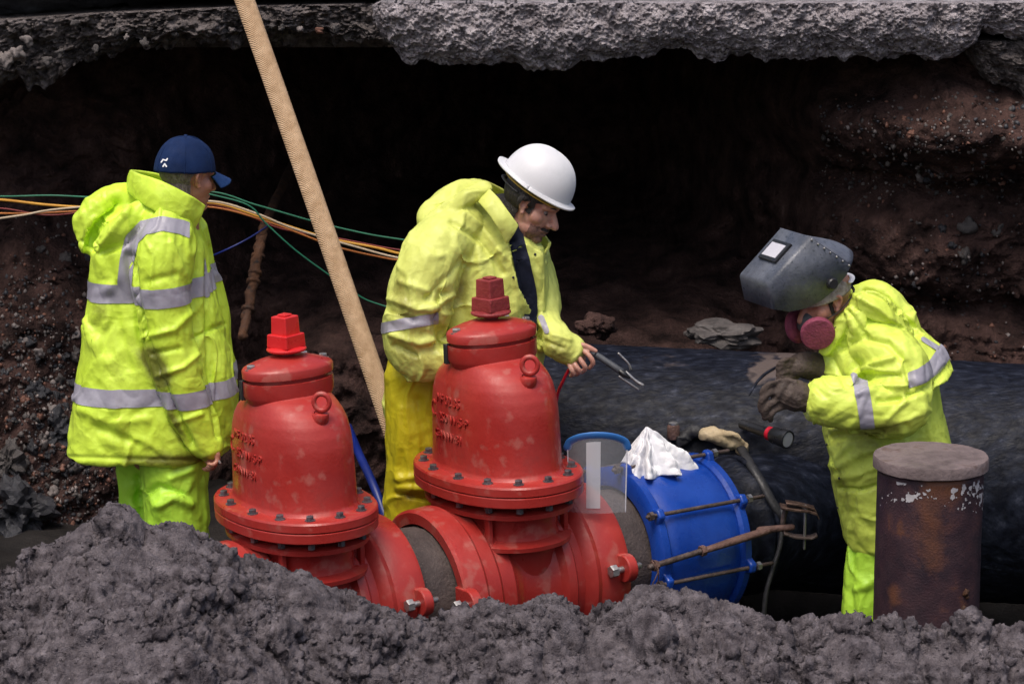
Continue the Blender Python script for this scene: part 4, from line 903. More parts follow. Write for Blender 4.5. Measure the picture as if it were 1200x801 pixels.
# trousers
V, F = remesh(join(ptube([(495, 440, Y0-.06), (492, 520, Y0-.08), (487, 600, Y0-.08), (486, 715, Y0-.06)], [44, 40, 37, 31], 20), ptube([(545, 470, Y0+.05), (548, 540, Y0+.06), (554, 620, Y0+.06), (556, 712, Y0+.05)], [44, 40, 36, 31], 20)), .006, 2)
V = wrinkle(V, F, .8, .8, .5, 31); V = sculpt(V, F, [([(470, 560), (500, 556), (525, 560)], 5, .010), ([(466, 578), (495, 584), (525, 583)], 3, -.012), ([(470, 570), (520, 572)], 7, .012), ([(470, 480), (465, 560)], 6, .008), ([(490, 470), (500, 540)], 7, -.008)])
st = stains(V, [([(466, 590), (480, 580)], 10, .8), ([(490, 600), (470, 620)], 14, .5)])
add('trousers', V, F, M['yellow_trouser'], p2, O2, attrs={'dirt': st})
for c in (P(486, 715, Y0-.06), P(556, 712, Y0+.05)):
    VF = join(tube([(c[0], c[1], .34), (c[0], c[1], .10)], [.055, .05], 16), tube([(c[0]-.05, c[1]+.01, .035), (c[0]+.06, c[1]-.02, .04), (c[0]+.15, c[1]-.04, .03)], [.042, .046, .036], 14)); V, F = remesh(VF, .012, 3); add('boot', V, F, M['boot'], p2, O2)

# ---- welder -------------------------------------------------------------------------------
Y0 = .38
p3 = empty('person', (P(1050, 600, Y0)[0], Y0, -.42)); O3 = np.array(p3.location)
tag(p3, 'stooping welder in a lime rain suit with grey welding helmet and pink respirator', 'person')
hc3 = P(967, 351, Y0-.02); R3 = frame((-.88, -.40, -.34)); hp, w3 = head_parts(hc3, R3, 1.0)
bodyp = hp+[ptube([(985, 385, Y0+.02), (1015, 420, Y0+.03), (1050, 500, Y0+.04), (1062, 590, Y0+.04)], [22, 40, 42, 40]), ptube([(1035, 425, Y0-.14), (1058, 480, Y0-.18), (1010, 478, Y0-.22), (965, 468, Y0-.24)], [17, 14, 12, 9]), ptube([(1020, 425, Y0+.18), (1030, 470, Y0+.20), (985, 455, Y0+.12), (955, 432, Y0+.0)], [17, 14, 12, 9]),
      ptube([(1034, 600, Y0+.03), (1016, 700, Y0-.05), (1014, 850, Y0-.06)], [18, 15, 12]), ptube([(1078, 600, Y0+.08), (1088, 700, Y0+.1), (1090, 850, Y0+.1)], [18, 16, 13])]
gl = Y0-.24
def gloved(scale):
    out = [ptube([(965, 468, gl), (945, 464, gl), (925, 462, gl-.005), (915, 464, gl-.005)], [8.5*scale, 13*scale, 15*scale, 12*scale], 16)]
    for a in ([(921, 451, -.022), (905, 449, -.045), (895, 457, -.050), (893, 467, -.040)], [(917, 459, -.030), (902, 460, -.052), (893, 470, -.054), (892, 480, -.044)], [(917, 468, -.030), (903, 472, -.050), (896, 481, -.050), (896, 489, -.040)], [(920, 474, -.022), (908, 480, -.040), (903, 486, -.040), (903, 492, -.030)]):
        out.append(tube([P(x_, y_, gl+d_) for x_, y_, d_ in a], np.array([.012, .0115, .011, .0095])*scale, 10, 4))
    out.append(tube([P(940, 454, gl-.02), P(926, 446, gl-.035), P(912, 446, gl-.04)], np.array([.013, .012, .010])*scale, 10, 4))
    return out
hand2 = [ptube([(955, 432, Y0), (942, 430, Y0-.03), (932, 431, Y0-.04)], [9, 11, 9])]+[tube([P(934, 420+7*k, Y0-.05), P(919, 422+7*k, Y0-.08), P(913, 431+7*k, Y0-.07)], [.007, .007, .006], 10, 4) for k in range(4)]+[tube([P(938, 434, Y0-.05), P(925, 440, Y0-.06), P(920, 442, Y0-.06)], [.008, .007, .006], 10, 4)]
bodyp += gloved(.58)+hand2
V, F = remesh(join(*bodyp), .0042, 3); N = normals(V, F); V = dent(V, N, hc3, R3, 1.0, FACE); add('body', V, F, M['skin_tan'], p3, O3)
q = head_local(V, hc3, R3); s = np.maximum.reduce([np.abs(q[:, 1]-.018)-.008, np.abs(q[:, 2]+.008)-.028, .05-np.abs(q[:, 0])]); patch('sideburn', V-O3, F, np.where((V-CAM)@R3[:, 0] > (hc3-CAM)@R3[:, 0], 9, s+.002*noise(V*150)), .003, M['hair_dark'], p3)
g = gloved(1.12)+[ptube([(978, 472, gl), (962, 470, gl), (944, 466, gl)], [18, 21, 17], 18), ptube([(934, 464, gl-.01), (918, 460, gl-.02)], [19, 17])]
V, F = remesh(join(*g), .005, 3); V = wrinkle(V, F, .35, 2.0, 1, 5); V = sculpt(V, F, [([(950, 446), (950, 488)], 3, -.006), ([(925, 450), (915, 470)], 4, -.005)]); add('glove', V, F, M['glove'], p3, O3)
hand2b = [ptube([(972, 438, Y0+.02), (955, 430, Y0-.0), (940, 428, Y0-.03), (930, 432, Y0-.04)], [20, 18, 16, 13])]+[tube([P(934, 420+7*k, Y0-.05), P(918, 422+7*k, Y0-.08), P(911, 432+7*k, Y0-.07)], [.0115, .0115, .010], 10, 4) for k in range(4)]+[tube([P(938, 434, Y0-.05), P(925, 440, Y0-.06), P(918, 443, Y0-.06)], [.013, .012, .010], 10, 4)]
V, F = remesh(join(*hand2b), .005, 3); V = wrinkle(V, F, .3, 2.0, 1, 6); add('glove', V, F, M['glove'], p3, O3)
# welding helmet
wv_ = np.array([-.088, .185, .0])
def nr(px, py, dy=0): return P(px, py, Y0-.125+dy)
prof = [nr(949, 278), nr(900, 333), nr(906, 362), nr(925, 365), nr(945, 361), nr(962, 352), nr(976, 341), nr(992, 322), nr(997, 311), nr(992, 300)]
top0, rear = prof[0], prof[8]
V = []; F = []
near = np.array(prof[:9]); farp = near+wv_*1.0
nn_ = len(near); up3 = R3[:, 2]
V = np.vstack([near, farp]); F = []
for i in range(0, 2): F.append([i, i+1, nn_+i+1, nn_+i])          # front plate and chin plate
F.append([0, 1, 2, 3, 4, 5, 6, 7, 8][::-1]); F.append([nn_+i for i in range(9)])
ctr = [(near[0]+farp[0])/2, (near[8]+farp[8])/2]
cA, cB = near[0], near[8]
V2 = []; 
topc = []                                                              # rounded crown panel from the front top edge back to the rivet line
crown = []
for s in np.linspace(0, 1, 9):
    e = cA+(cB-cA)*s; lift = np.array([.016, 0, .045])*math.sin(math.pi*min(1, s*1.0)*.5)*1.0*math.sin(math.pi*(.15+.85*s)*.62)
    row = [e+wv_*u_+lift*4*u_*(1-u_)*1.0+np.array([.03, 0, .0])*s*4*u_*(1-u_) for u_ in np.linspace(0, 1, 15)]; crown.append(np.array(row))
cv_, cf_ = rings(crown, cap=False, closed=False)
helm = empty('welding_helmet'); helm.parent = p3
M['weldhelm2'] = M['weldhelm']
sh = add('shell', V, F, M['weldhelm'], helm, O3, smooth=False, attrs={'dirt': np.full(len(V), .30)}); 
m = sh.modifiers.new('b', 'BEVEL'); m.width = .012; m.segments = 4; m.limit_method = 'ANGLE'; m.angle_limit = .5
m = sh.modifiers.new('t', 'SOLIDIFY'); m.thickness = .003; m.offset = -1
for pl in sh.data.polygons: pl.use_smooth = True
cr_ = add('crown', cv_, cf_, M['weldhelm'], helm, O3); m = cr_.modifiers.new('t', 'SOLIDIFY'); m.thickness = .003
fn = unit(np.cross(near[1]-near[0], wv_)); fn = fn if fn@(CAM-near[0]) > 0 else -fn
def fp(a, b): return near[0]+(near[1]-near[0])*a+wv_*b
ctrw = fp(.42, .52); ea = unit(near[1]-near[0]); eb = unit(wv_)
Mx = np.stack([ea, eb, fn], 1)
fv, ff_ = boxVF(ctrw+fn*.008, (.088, .118, .012), Mx); bev(add('window_frame', fv, ff_, M['torch_black'], helm, O3, smooth=False), .003)
fv, ff_ = boxVF(ctrw+fn*.0135, (.058, .092, .006), Mx); add('lens', fv, ff_, M['lens'], helm, O3, smooth=False)
for s in np.linspace(.06, .97, 7): ev, ef = ellip(cA+(cB-cA)*s+np.array([-.002, -.004, -.002]), (.0042,)*3, 10, 8); add('rivet', ev, ef, M['steel'], helm, O3)
kp = nr(974, 332, -.012); 
kv, kf = revolve([(0, .021), (.014, .021), (.018, .017), (.018, .006)], 24); kM = frame((0, 0, 1)); kd = unit(-wv_); zx = unit(np.cross([0, 0, 1], kd)); kR = np.stack([zx, np.cross(kd, zx), kd], 1)
flatsmooth(add('pivot_knob', kv@kR.T+kp, kf, M['torch_black'], helm, O3))
# head band and cloth skull cap
ev, ef = dome(hc3, R3, .086, .106, .105, .016); o = add('skull_cap', ev, ef, M['plaid'], p3, O3); m = o.modifiers.new('t', 'SOLIDIFY'); m.thickness = .004
add('head_band', *tube([hc3+R3@np.array([.095*math.cos(a), .118*math.sin(a), .048]) for a in np.linspace(math.pi+.75, 2*math.pi-.1, 20)], .010, 8, 2, flat=.35), M['paper'], helm, O3)
# respirator
rsp = empty('respirator'); rsp.parent = p3
mv, mf = remesh(join((lambda E_: (E_[0]@R3.T+w3((0, .085, -.060)), E_[1]))(ellip((0, 0, 0), (.046, .042, .055))), tube([w3((0, .10, -.055)), w3((-.058, .095, -.072))], .022, 12), tube([w3((0, .10, -.055)), w3((.058, .095, -.072))], .022, 12)), .005, 3)
add('face_piece', mv, mf, M['mask_grey'], rsp, O3)
for s_ in (-1, 1):
    c = w3((s_*.066, .098, -.074)); d_ = unit(R3@np.array([s_*.86, .42, -.12])) ; zx = unit(np.cross([0, 0, 1], d_)); kR = np.stack([zx, np.cross(d_, zx), d_], 1)
    kv, kf = revolve([(-.016, .030), (-.014, .054), (-.006, .061), (.010, .062), (.017, .058), (.019, .045), (.019, .01)], 40); flatsmooth(add('filter_disc', kv@kR.T+c, kf, M['pink'], rsp, O3), 45)
for zz_ in (-.045, -.09): add('strap', *tube([w3((-.06, .07, zz_)), w3((-.088, .0, zz_+.02)), w3((-.07, -.08, zz_+.05)), w3((0, -.112, zz_+.055))], .006, 8, 5, flat=.3), M['black_rubber'], rsp, O3)
# jacket
tor = torso([(358, 992, 1040, Y0+.06, .08), (376, 980, 1062, Y0+.05, .13), (395, 964, 1078, Y0+.05, .17), (425, 960, 1094, Y0+.04, .19), (470, 962, 1104, Y0+.04, .20), (520, 966, 1114, Y0+.04, .21), (570, 976, 1119, Y0+.04, .215), (610, 985, 1118, Y0+.04, .215), (632, 990, 1116, Y0+.04, .21), (637, 993, 1112, Y0+.04, .20)])
slv = ptube([(1020, 398, Y0-.08), (1046, 420, Y0-.14), (1056, 455, Y0-.19), (1050, 480, Y0-.22), (1022, 480, Y0-.24), (992, 474, Y0-.245), (968, 470, Y0-.24)], [30, 36, 37, 36, 33, 32, 30], 22)
far = ptube([(1015, 410, Y0+.18), (1020, 450, Y0+.22), (990, 448, Y0+.14), (970, 438, Y0+.05)], [28, 28, 25, 21])
hood = join(ptube([(998, 366, Y0-.11), (1004, 374, Y0-.115), (1008, 386, Y0-.115)], [9, 11, 11]), ptube([(996, 372, Y0+.0), (1020, 375, Y0-.02), (1040, 385, Y0)], [16, 20, 20]), ptube([(1002, 362, Y0-.08), (1014, 354, Y0-.10), (1040, 368, Y0-.10), (1060, 392, Y0-.08)], [10, 15, 17, 13]), ptube([(1000, 350, Y0+.08), (1028, 346, Y0+.06), (1056, 372, Y0+.02), (1072, 398, Y0+.0)], [15, 18, 19, 14]), ptube([(992, 372, Y0-.08), (980, 392, Y0-.08), (968, 410, Y0-.07)], [9, 9, 8]))
# back cape whose lower edge sticks out
cape = rings([sring(P(px, py, Y0+.03), a, b, 36, 2.2, tilt=(.33, 0)) for px, py, a, b in ((1052, 395, .09, .16), (1064, 415, .115, .19), (1072, 432, .12, .21), (1076, 442, .118, .215), (1075, 445, .10, .19))])
V, F = remesh(join(tor, slv, far, hood, cape), .0052, 1); V = wrinkle(V, F, .85, 1.0, .7, 41)
V = sculpt(V, F, [([(985, 408), (1010, 396), (1040, 402), (1062, 425), (1068, 452)], 5, -.014), ([(1000, 440), (1025, 425), (1045, 420)], 4, .011), ([(995, 452), (1020, 440), (1055, 440)], 4, -.012), ([(1005, 462), (1030, 452), (1060, 452)], 4, .010), ([(1030, 470), (1055, 468)], 4, -.010), ([(1040, 490), (1060, 470)], 4, .008),
    ([(975, 420), (985, 440), (992, 452)], 4, -.010), ([(980, 350), (1000, 372), (1015, 395)], 4, -.012), ([(1000, 345), (1030, 362), (1060, 385)], 4, .010), ([(1012, 340), (1040, 350), (1070, 385)], 4, -.010), ([(1065, 462), (1090, 452), (1110, 430)], 5, -.016),
    ([(975, 512), (1030, 508), (1062, 500)], 6, -.016), ([(970, 535), (985, 560), (990, 600)], 5, -.008), ([(985, 572), (1010, 574), (1030, 568)], 3, -.012), ([(983, 560), (1010, 555), (1030, 545)], 6, .010), ([(980, 548), (1010, 530), (1060, 520)], 6, .009), ([(1080, 480), (1100, 540)], 8, .008), ([(990, 525), (975, 545)], 5, .008), ([(1000, 600), (1020, 620)], 6, -.006)])
N = normals(V, F); f_ = facing(V, N)
st = stains(V, [([(985, 515), (1030, 520)], 16, .5), ([(980, 560), (1000, 620)], 16, .4), ([(1010, 505), (1050, 500)], 9, .8), ([(1090, 530), (1105, 600)], 14, .3)])
jac3 = add('jacket', V, F, M['lime_b'], p3, O3, attrs={'dirt': st})
s = pdist(V, [(1004, 430), (1008, 448), (1014, 480), (1018, 512), (1021, 530)])-8.5; patch('reflective_band', V-O3, F, np.where((f_ < .02) | (V[:, 1] > Y0-.18), 9, s), .003, M['tape'], jac3)
s = pdist(V, [(1045, 450), (1060, 447), (1080, 440), (1096, 428), (1112, 404)])-9; s = np.maximum(s, 1064-proj(V)[0]); patch('reflective_band', V-O3, F, np.where((f_ < .02), 9, s), .003, M['tape'], jac3, solo=False)
s = pdist(V, [(1082, 398), (1098, 408)])-3; patch('reflective_band', V-O3, F, np.where((f_ < .02), 9, s), .003, M['tape'], jac3)
for px, py in ((982, 594), (983, 560), (967, 520)):
    i = np.argmin(((np.stack(proj(V), 1)-[px, py])**2).sum(1)+(V[:, 1] > Y0)*1e6); ev, ef = ellip(V[i]-[0, .003, 0], (.005, .004, .005), 10, 8); add('snap', ev, ef, M['black_rubber'], jac3, O3)
V, F = remesh(join(ptube([(1030, 600, Y0-.0), (1021, 655, Y0-.04), (1014, 740, Y0-.06), (1014, 850, Y0-.06)], [26, 31, 31, 29], 20), ptube([(1076, 600, Y0+.08), (1086, 660, Y0+.1), (1088, 740, Y0+.1), (1090, 850, Y0+.1)], [26, 30, 33, 31], 20)), .006, 2)
V = wrinkle(V, F, .9, .9, .7, 51); V = sculpt(V, F, [([(1000, 640), (996, 690), (1000, 725)], 5, -.008), ([(1005, 690), (1025, 680)], 6, .008)])
add('trousers', V, F, M['lime_trouser'], p3, O3)
for c in (P(1014, 850, Y0-.06), P(1090, 850, Y0+.1)):
    VF = join(tube([(c[0], c[1], -.10), (c[0], c[1], -.34)], [.055, .05], 16), tube([(c[0]+.05, c[1]+.01, -.40), (c[0]-.06, c[1]-.02, -.395), (c[0]-.15, c[1]-.04, -.405)], [.042, .046, .036], 14)); V, F = remesh(VF, .012, 3); add('boot', V, F, M['boot'], p3, O3)
# ---------------------------------------------------------------- loose things on and around the pipes
def cyl_hit(px, py, Yq, A_, B_, r):
    T_ = unit(B_-A_); w_ = P(px, py, Yq)-A_; t_ = w_@T_; L_ = np.linalg.norm(B_-A_)
    return 0 <= t_ <= L_ and np.linalg.norm(w_-T_*t_) < r
def pipe_hit(px, py, lift=0.0):
    for Yq in np.arange(.1, 2.4, .004):
        if cyl_hit(px, py, Yq, pa, pb_, RB+.012+lift) or cyl_hit(px, py, Yq, ax(.5), ax(.885), .312+lift) or cyl_hit(px, py, Yq, ax(.8), ax(1.7), .255+lift) or cyl_hit(px, py, Yq, ax(.2), ax(.6), .24+lift): return P(px, py, Yq)
    return P(px, py, 1.4)
# welding electrode holder in the hard-hat man's hand
Yw = .72-.12
eh = empty('electrode_holder', P(690, 410, Yw-.02)); oe = np.array(eh.location); tag(eh, 'black welding electrode holder with steel jaws in the hard-hat man\'s hand', 'welding tool')
a, b = P(680, 403, Yw-.012), P(728, 435, Yw-.05)
add('handle', *tube([a, a+(b-a)*.35, a+(b-a)*.4, b], [.0125, .0125, .0115, .013], 14, 3), M['mask_grey'], eh, oe)
c = P(736, 441, Yw-.056); add('clamp_head', *tube([b, (b+c)/2, c], [.016, .018, .012], 12, 3, flat=.7), M['torch_black'], eh, oe)
add('upper_jaw', *tube([P(734, 436, Yw-.055), P(745, 446, Yw-.062), P(753, 451, Yw-.066)], [.006, .006, .007], 8, 3), M['steel'], eh, oe)
add('lower_jaw', *tube([P(726, 441, Yw-.055), P(748, 456, Yw-.062)], [.0045, .0045], 8, 3), M['steel'], eh, oe)
add('lever', *tube([P(739, 432, Yw-.055), P(736, 425, Yw-.055), P(725, 414, Yw-.05)], [.005, .004, .0045], 8, 4), M['steel'], eh, oe)
tag(mesh('welding_lead', *tube([P(676, 408, Yw-.01), P(668, 430, Yw-.02), P(660, 446, Yw), P(652, 470, Yw+.06), P(648, 540, Yw+.12), P(655, 640, Yw+.15)], .006, 8, 6), M['torch_red']), 'red welding lead hanging from the electrode holder behind the valve', 'cable')
# clear face shield with blue crown band
vs_ = empty('face_shield', P(701, 600, .24)); ov = np.array(vs_.location); tag(vs_, 'clear plastic face shield with a blue top band leaning on the pipe', 'face shield')
Rt, Rb, R0 = [], [], []
us = np.linspace(-1, 1, 31); cxy = P(700, 526, .24); wv2 = 35.5/ppm(.24)
def shp(u_, v_): return cxy+np.array([wv2*u_*(1-.04*v_), -.030*(1-u_*u_)-.01*v_, .052*math.sqrt(max(0, 1-u_*u_))-.228*v_-.05*v_*math.sqrt(max(0, 1-u_*u_))])
V, F = rings([np.array([shp(u_, v_) for u_ in us]) for v_ in np.linspace(0, 1, 14)], cap=False, closed=False)
o = add('sheet', V, F, M['clear'], vs_, ov)
for u_ in (-1, 1): add('edge', *tube([shp(u_*.99, v_) for v_ in np.linspace(0, 1, 10)], .0025, 6, 2), M['lens'], vs_, ov)
o = add('crown_band', *tube([shp(u_, .0)+np.array([0, 0, .006]) for u_ in us], .015, 10, 2, flat=.35, flatdir=[0, 1, 0]), M['band_blue'], vs_, ov)
M['strip'] = mat('painted_glare', (.62, .62, .66), None, 6, .4, 0, 0); M['strip'].node_tree.nodes['Principled BSDF'].inputs['Alpha'].default_value = .72
V, F = rings([np.array([shp(u_, v_)+np.array([0, -.003, 0]) for u_ in np.linspace(-.38, .10, 8)]) for v_ in np.linspace(.06, .93, 12)], cap=False, closed=False); add('white_band_and_glare', V, F, M['strip'], vs_, ov)  # glare on the sheet, painted as a half-clear white strip
# crumpled white rag
c = pipe_hit(768, 546); apex = P(758, 499, c[1]+.0)
th_ = np.linspace(0, 2*np.pi, 220, endpoint=False); Rg = []
fold = 1.0*np.abs(noise(np.stack([np.cos(th_)*2.6, np.sin(th_)*2.6, 0*th_+3], 1)))+.6*np.abs(noise(np.stack([np.cos(th_)*5.5, np.sin(th_)*5.5, 0*th_+9], 1)))
for r in np.linspace(.02, 1, 60):
    a_ = np.where(np.cos(th_) > 0, .150, .082); wob = noise(np.stack([np.cos(th_)*1.5, np.sin(th_)*1.5, 0*th_+r*2.2], 1))
    k_ = r**.9*(.70+.62*fold*min(1, r*1.6)+.18*wob)
    zz_ = -.165*r**1.15*(1+.20*wob)-.028*np.maximum(0, np.cos(th_))*r+.040*(fold-.35)*r*(1.3-r)
    Rg.append(apex+np.stack([a_*k_*np.cos(th_), .090*k_*np.sin(th_), zz_], 1))
V, F = rings(Rg); dn = .018*(np.abs(noise(V*20))-.25)+.006*(np.abs(noise(V*40+4))-.25); V = V+dn[:, None]*np.array([.6, -.6, .6]); c = 0
tag(mesh('rag', V+c, F, M['rag']), 'crumpled white rag lying on the blue coupling', 'rag')
# tan leather glove
g0 = pipe_hit(850, 520); yy = g0[1]-.02
gp = [ptube([(826, 508, yy), (840, 510, yy), (856, 518, yy)], [8, 11, 9], 14)]+[ptube([(856, 518+2*k-4, yy), (868, 522+3*k-4, yy-.01), (876, 526+2*k-2, yy-.005)], [4, 3.8, 3], 10) for k in range(3)]+[ptube([(846, 506, yy-.02), (862, 510, yy-.03), (870, 518, yy-.02)], [4, 3.6, 3], 10), ptube([(866, 528, yy), (874, 540, yy-.01), (880, 550, yy-.01)], [4, 3.4, 3], 10)]
V, F = remesh(join(*gp), .005, 2); V = wrinkle(V, F, .5, 2.2, 1, 9); tag(mesh('work_glove', V, F, M['glove_tan']), 'tan leather work glove dropped on top of the blue coupling', 'glove')
g1 = pipe_hit(812, 512); gp = [ptube([(798, 512, g1[1]), (812, 506, g1[1]-.01), (828, 506, g1[1]-.01)], [6, 8, 6], 14)]+[ptube([(806, 510+3*k, g1[1]-.02), (795, 514+4*k, g1[1]-.03)], [4, 3.2], 10) for k in range(3)]
V, F = remesh(join(*gp), .005, 2); tag(mesh('work_glove', wrinkle(V, F, .5, 2.2, 1, 12), F, M['black_rubber']), 'black work glove between white rag and tan glove', 'glove')
# small can
cc = pipe_hit(789, 512); cz = P(789, 514, cc[1]-.02)
cn = empty('spray_can', cz); tag(cn, 'little metal can with a brown label behind the white rag', 'can')
flatsmooth(mesh('barrel', *revolve([(0, .022), (.004, .024), (.050, .024), (.056, .020), (.058, .012)], 28), M['rust'], cn)); flatsmooth(mesh('lid', *revolve([(.0565, .019), (.064, .019), (.066, .014)], 24), M['steel'], cn))
# flashlight
t0, t1 = pipe_hit(868, 496, .022), pipe_hit(920, 506, .042)+np.array([0, -.12, .0]); tdir = unit(t1-t0); fl_ = empty('flashlight', t0); tag(fl_, 'black flashlight with a red ring lying on the pipe', 'flashlight')
zx = unit(np.cross([0, 0, 1], tdir)); kR = np.stack([zx, np.cross(tdir, zx), tdir], 1); Lf = np.linalg.norm(t1-t0)
def fl(name, prof, mt): V, F = revolve(prof, 32); return flatsmooth(mesh(name, V@kR.T, F, mt, fl_))
fl('barrel', [(0, .014), (.006, .019), (Lf*.55, .020), (Lf*.58, .023)], M['torch_black']); fl('grip_ring', [(Lf*.58, .0235), (Lf*.58+.002, .026), (Lf*.65, .027), (Lf*.66, .024)], M['torch_red'])
fl('head', [(Lf*.655, .024), (Lf*.70, .032), (Lf*.97, .036), (Lf, .035), (Lf, .030), (Lf*.93, .018)], M['torch_black']); ln = fl('lens', [(Lf*.95, .001), (Lf*.975, .0295), (Lf*.992, .0295), (Lf*.997, .001)], M['lens'])
# thick lead over the branch, then a thin one hanging down
pts = [pipe_hit(868, 524, .016), pipe_hit(880, 545, .016), pipe_hit(893, 566, .016), pipe_hit(905, 588, .016), pipe_hit(916, 603, .02)]
tag(mesh('cable', *tube(pts, .019, 10, 6, flat=.7), M['black_rubber']), 'thick black rubber lead draped over the pipe past the tan glove', 'cable')
e0 = pts[-1]; Yh = e0[1]-.03
tag(mesh('cable', *tube([e0+[0, -.01, .02], P(917, 612, Yh), P(914, 640, Yh-.03), P(905, 668, Yh-.06), P(897, 700, Yh-.08), P(893, 760, Yh-.08)], .0095, 10, 6), M['black_rubber']), 'thin black cable hanging down beside the rusty clamp', 'cable')
# rusty tie rod along the coupling
Yl = ax(.4)[1]-.24
r0, r1 = P(762, 664, Yl-.02), P(900, 621, Yl+.26); tr_ = empty('tie_rod', r0); tag(tr_, 'rusty tie rod running from the red valve lug past the blue coupling', 'rod')
mesh('bar', *tube([np.zeros(3), (r1-r0)*.5, r1-r0], .011, 12, 4), M['rod'], tr_)
mesh('angle_piece', *tube([(r1-r0)*.48+[0, -.004, 0], (r1-r0)*.75, (r1-r0)*1.02], [.016, .020, .018], 12, 4, flat=.7), M['rust'], tr_)
for k in (.42, .02): V, F = hexVF(np.zeros(3), .02, .022); d_ = unit(r1-r0); zx = unit(np.cross([0, 0, 1], d_)); kk = np.stack([zx, np.cross(d_, zx), d_], 1); mesh('nut', V@kk.T+(r1-r0)*k, F, M['rust'], tr_, smooth=False)
t = np.linspace(0, 12, 50); cw_ = P(768, 672, Yl-.05)
tag(mesh('tie_wire', *tube(cw_+np.stack([.012*np.cos(t), .012*np.sin(t), .05*np.sin(t*.55)], 1), .0022, 6, 2), M['rust']), 'twist of thin wire tied at the red valve lug', 'wire')
# ground clamp
Yg = r1[1]-.02; gc = empty('ground_clamp', P(938, 610, Yg)); og = np.array(gc.location); tag(gc, 'rusty brass ground clamp with a vertical bolt beside the cable', 'clamp')
zt_, zb_ = P(938, 598, Yg)[2], P(938, 630, Yg)[2]
def slabp(nm, pts, th, dp, mt):
    a_ = np.array(pts, float); V = np.vstack([[(og[0]+x_, og[1]-dp/2, z_), (og[0]+x_, og[1]+dp/2, z_), (og[0]+x_, og[1]+dp/2, z_+th), (og[0]+x_, og[1]-dp/2, z_+th)] for x_, z_ in a_]); k_ = len(a_)
    F = [[4*i+q, 4*i+(q+1) % 4, 4*i+4+(q+1) % 4, 4*i+4+q] for i in range(k_-1) for q in range(4)]+[[0, 1, 2, 3], [4*k_-1, 4*k_-2, 4*k_-3, 4*k_-4]]
    bev(flatsmooth(add(nm, V, F, M[mt], gc, og, smooth=False)), .002)
slabp('upper_jaw', [(-.075, zt_+.012), (-.03, zt_+.004), (.03, zt_-.002), (.058, zt_-.012), (.066, zt_-.03)], .010, .06, 'brass')
slabp('jaw_plate', [(-.055, zt_+.028), (-.01, zt_+.022), (.05, zt_+.006)], .008, .045, 'brass')
slabp('lower_jaw', [(-.06, zb_+.016), (-.02, zb_+.002), (.04, zb_-.002), (.062, zb_+.008)], .009, .045, 'rod')
add('spine', *tube([(og[0]-.05, og[1]+.02, zt_+.01), (og[0]-.062, og[1]+.02, (zt_+zb_)/2), (og[0]-.05, og[1]+.02, zb_+.01)], .010, 10, 5), M['rod'], gc, og)
bzt, bzb = P(943, 592, Yg)[2], P(943, 642, Yg)[2]
add('clamp_bolt', *tube([(og[0]+.016, og[1]-.005, bzb), (og[0]+.016, og[1]-.005, bzt)], .0055, 10), M['steel'], gc, og); V, F = hexVF(np.array([og[0]+.016, og[1]-.005, bzt-.012]), .013, .012); add('nut', V, F, M['steel'], gc, og, smooth=False)
add('stub_bar', *tube([r1-[.03, 0, 0], np.array([og[0]-.03, og[1]+.01, P(935, 618, Yg)[2]])], [.014, .012], 10), M['rust'], gc, og)

# tan woven hose leaning against the road slab
h0, h1 = P(452, 486, 1.02), P(281, -8, 1.90); hd_ = unit(h1-h0); bot = h0-hd_*(h0[2]/hd_[2]); top = h1+hd_*1.0
hp_ = [bot+(top-bot)*k+np.array([.012*math.sin(k*3.1), 0, 0]) for k in np.linspace(0, 1, 12)]
tag(mesh('hose', *tube(hp_, 12.0/ppm(1.3), 20, 6, flat=.62, flatdir=[0, 1, 0]), M['tan']), 'long straight tan woven hose leaning against the road slab', 'hose')
# service cables across the hollow
def cable(pts, r, mt, label, Yc=2.0):
    tag(mesh('service_cable', *tube([P(p[0], p[1], p[2] if len(p) > 2 else Yc) for p in pts], r, 8, 8), M[mt]), label, 'cable', 'service cables hanging across the dark hollow')
cable([(-420, 220, 3.3), (-230, 232, 2.5), (-60, 226), (0, 230), (60, 229), (130, 231), (240, 224), (300, 240), (370, 260), (430, 274), (480, 282), (545, 292), (570, 300, 2.9), (580, 296, 4.4), (585, 280, 6.3)], .0040, 'cable_green', 'uppermost thin green cable sagging across the dark hollow')
cable([(-420, 226, 3.3), (-230, 238, 2.5), (-60, 232), (0, 234), (55, 240), (110, 243), (180, 240), (250, 238), (310, 256), (380, 278), (440, 290), (475, 298), (545, 305), (570, 310, 2.9), (580, 306, 4.4), (585, 290, 6.3)], .0060, 'cable_yellow', 'thick yellow cable sagging across the dark hollow')
cable([(-420, 256, 3.3), (-230, 268, 2.5), (-60, 262), (20, 253), (60, 246), (120, 241), (190, 240), (250, 236), (300, 250), (345, 268), (420, 290), (472, 303), (545, 312), (570, 318, 2.9), (580, 314, 4.4), (585, 298, 6.3)], .0048, 'cable_pale', 'pale beige cable crossing the yellow one in the dark hollow', 1.97)
cable([(-420, 244, 3.3), (-230, 256, 2.5), (-60, 250), (30, 250), (100, 247), (170, 244), (250, 243), (320, 262), (390, 288), (450, 302), (475, 306), (545, 318), (570, 325, 2.9), (580, 321, 4.4), (585, 305, 6.3)], .0044, 'cable_orange', 'lowest orange cable sagging across the dark hollow', 2.03)
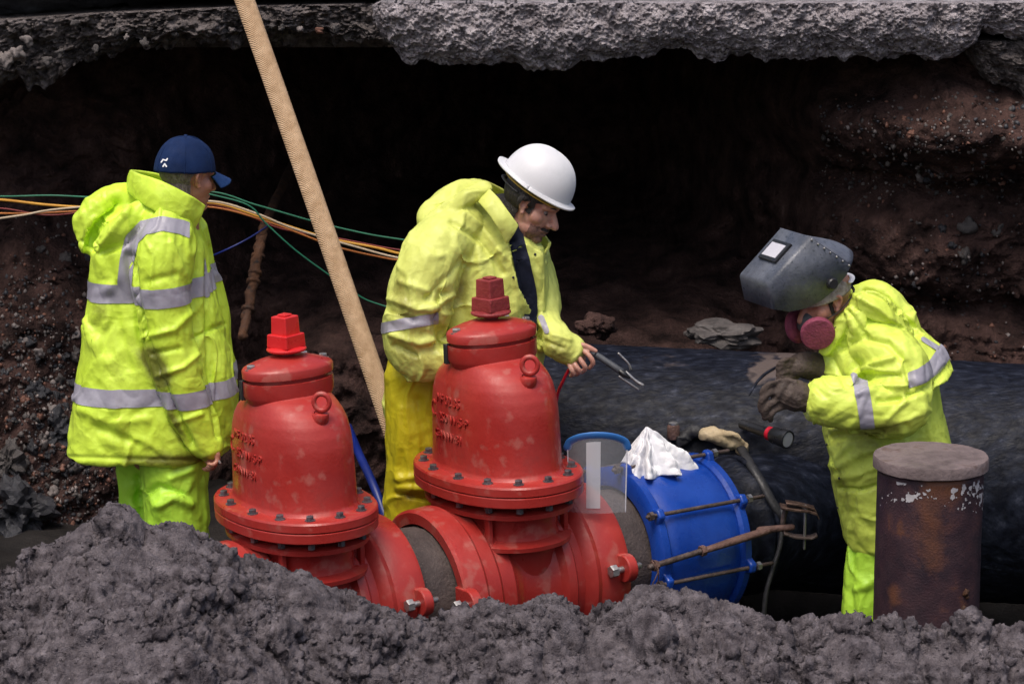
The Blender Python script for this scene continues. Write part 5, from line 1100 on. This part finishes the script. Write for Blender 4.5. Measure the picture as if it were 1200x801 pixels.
cable([(-420, 240, 3.3), (-230, 252, 2.5), (-60, 246), (0, 244), (60, 252), (140, 243), (250, 240), (330, 268), (400, 280), (470, 293), (545, 300), (570, 305, 2.9), (580, 301, 4.4), (585, 285, 6.3)], .0036, 'cable_red', 'dark red cable tangled with the yellow one', 2.05)
cable([(240, 226), (290, 240), (312, 262), (345, 292), (380, 318), (420, 346), (446, 357), (500, 372), (540, 384, 2.3), (570, 390, 3.2), (580, 380, 6.0)], .0036, 'cable_green', 'green cable dropping away below the others toward the hard-hat man', 1.93)
cable([(318, 262), (290, 280), (255, 297), (215, 312, 2.3), (180, 318, 3.0), (150, 322, 3.9)], .0042, 'cable_blue', 'dim blue cable slanting down behind the man in the cap', 2.06)
tag(mesh('water_hose', *tube([P(408, 500, 1.45), P(420, 530, 1.2), P(434, 560, 1.0), P(446, 590, .9), P(462, 640, .8), P(470, 700, .7)], .017, 12, 6), M['cable_blue']), 'blue plastic hose standing up behind the scarlet-nut valve', 'hose')
# old corroded pipe sticking out of the far wall
q0, q1 = P(306, 282, 2.35), P(286, 388, 2.05); cpp = empty('corroded_pipe', q1); tag(cpp, 'thin corroded orange-brown pipe hanging in the dark hollow', 'pipe')
dq = q0-q1; V, F = tube([dq*-.05, dq*.3, dq*.6, dq*1.0, dq*1.12+[0, .25, .02], dq*1.15+[0, 2.2, .05]], .021, 16, 16); V = V+.012*fbm(V*34, 3)[:, None]*np.array([.6, .6, .3]); mesh('barrel', V, F, M['rustpipe'], cpp)
for k in (.22, .52, .62, .80): mesh('collar', *tube([dq*k, dq*(k+.035)], .030, 16, rounded=False), M['rustpipe'], cpp)
# rocks on the ledge behind the main
for px, py, sx_, sz_, mt, lab in ((846, 392, .125, .045, 'stone_grey', 'flat grey rock resting behind the water main beside the welder'), (702, 384, .07, .05, 'bank', 'brown earth lump resting behind the main beside the electrode holder')):
    V, F = lump(px, 4, .5, 2.4); c = P(px, py, 1.62 if px > 800 else 1.75)
    o = tag(mesh('rock', V*[sx_, .10, sz_]+c, F, M[mt], smooth=False), lab, 'rock')
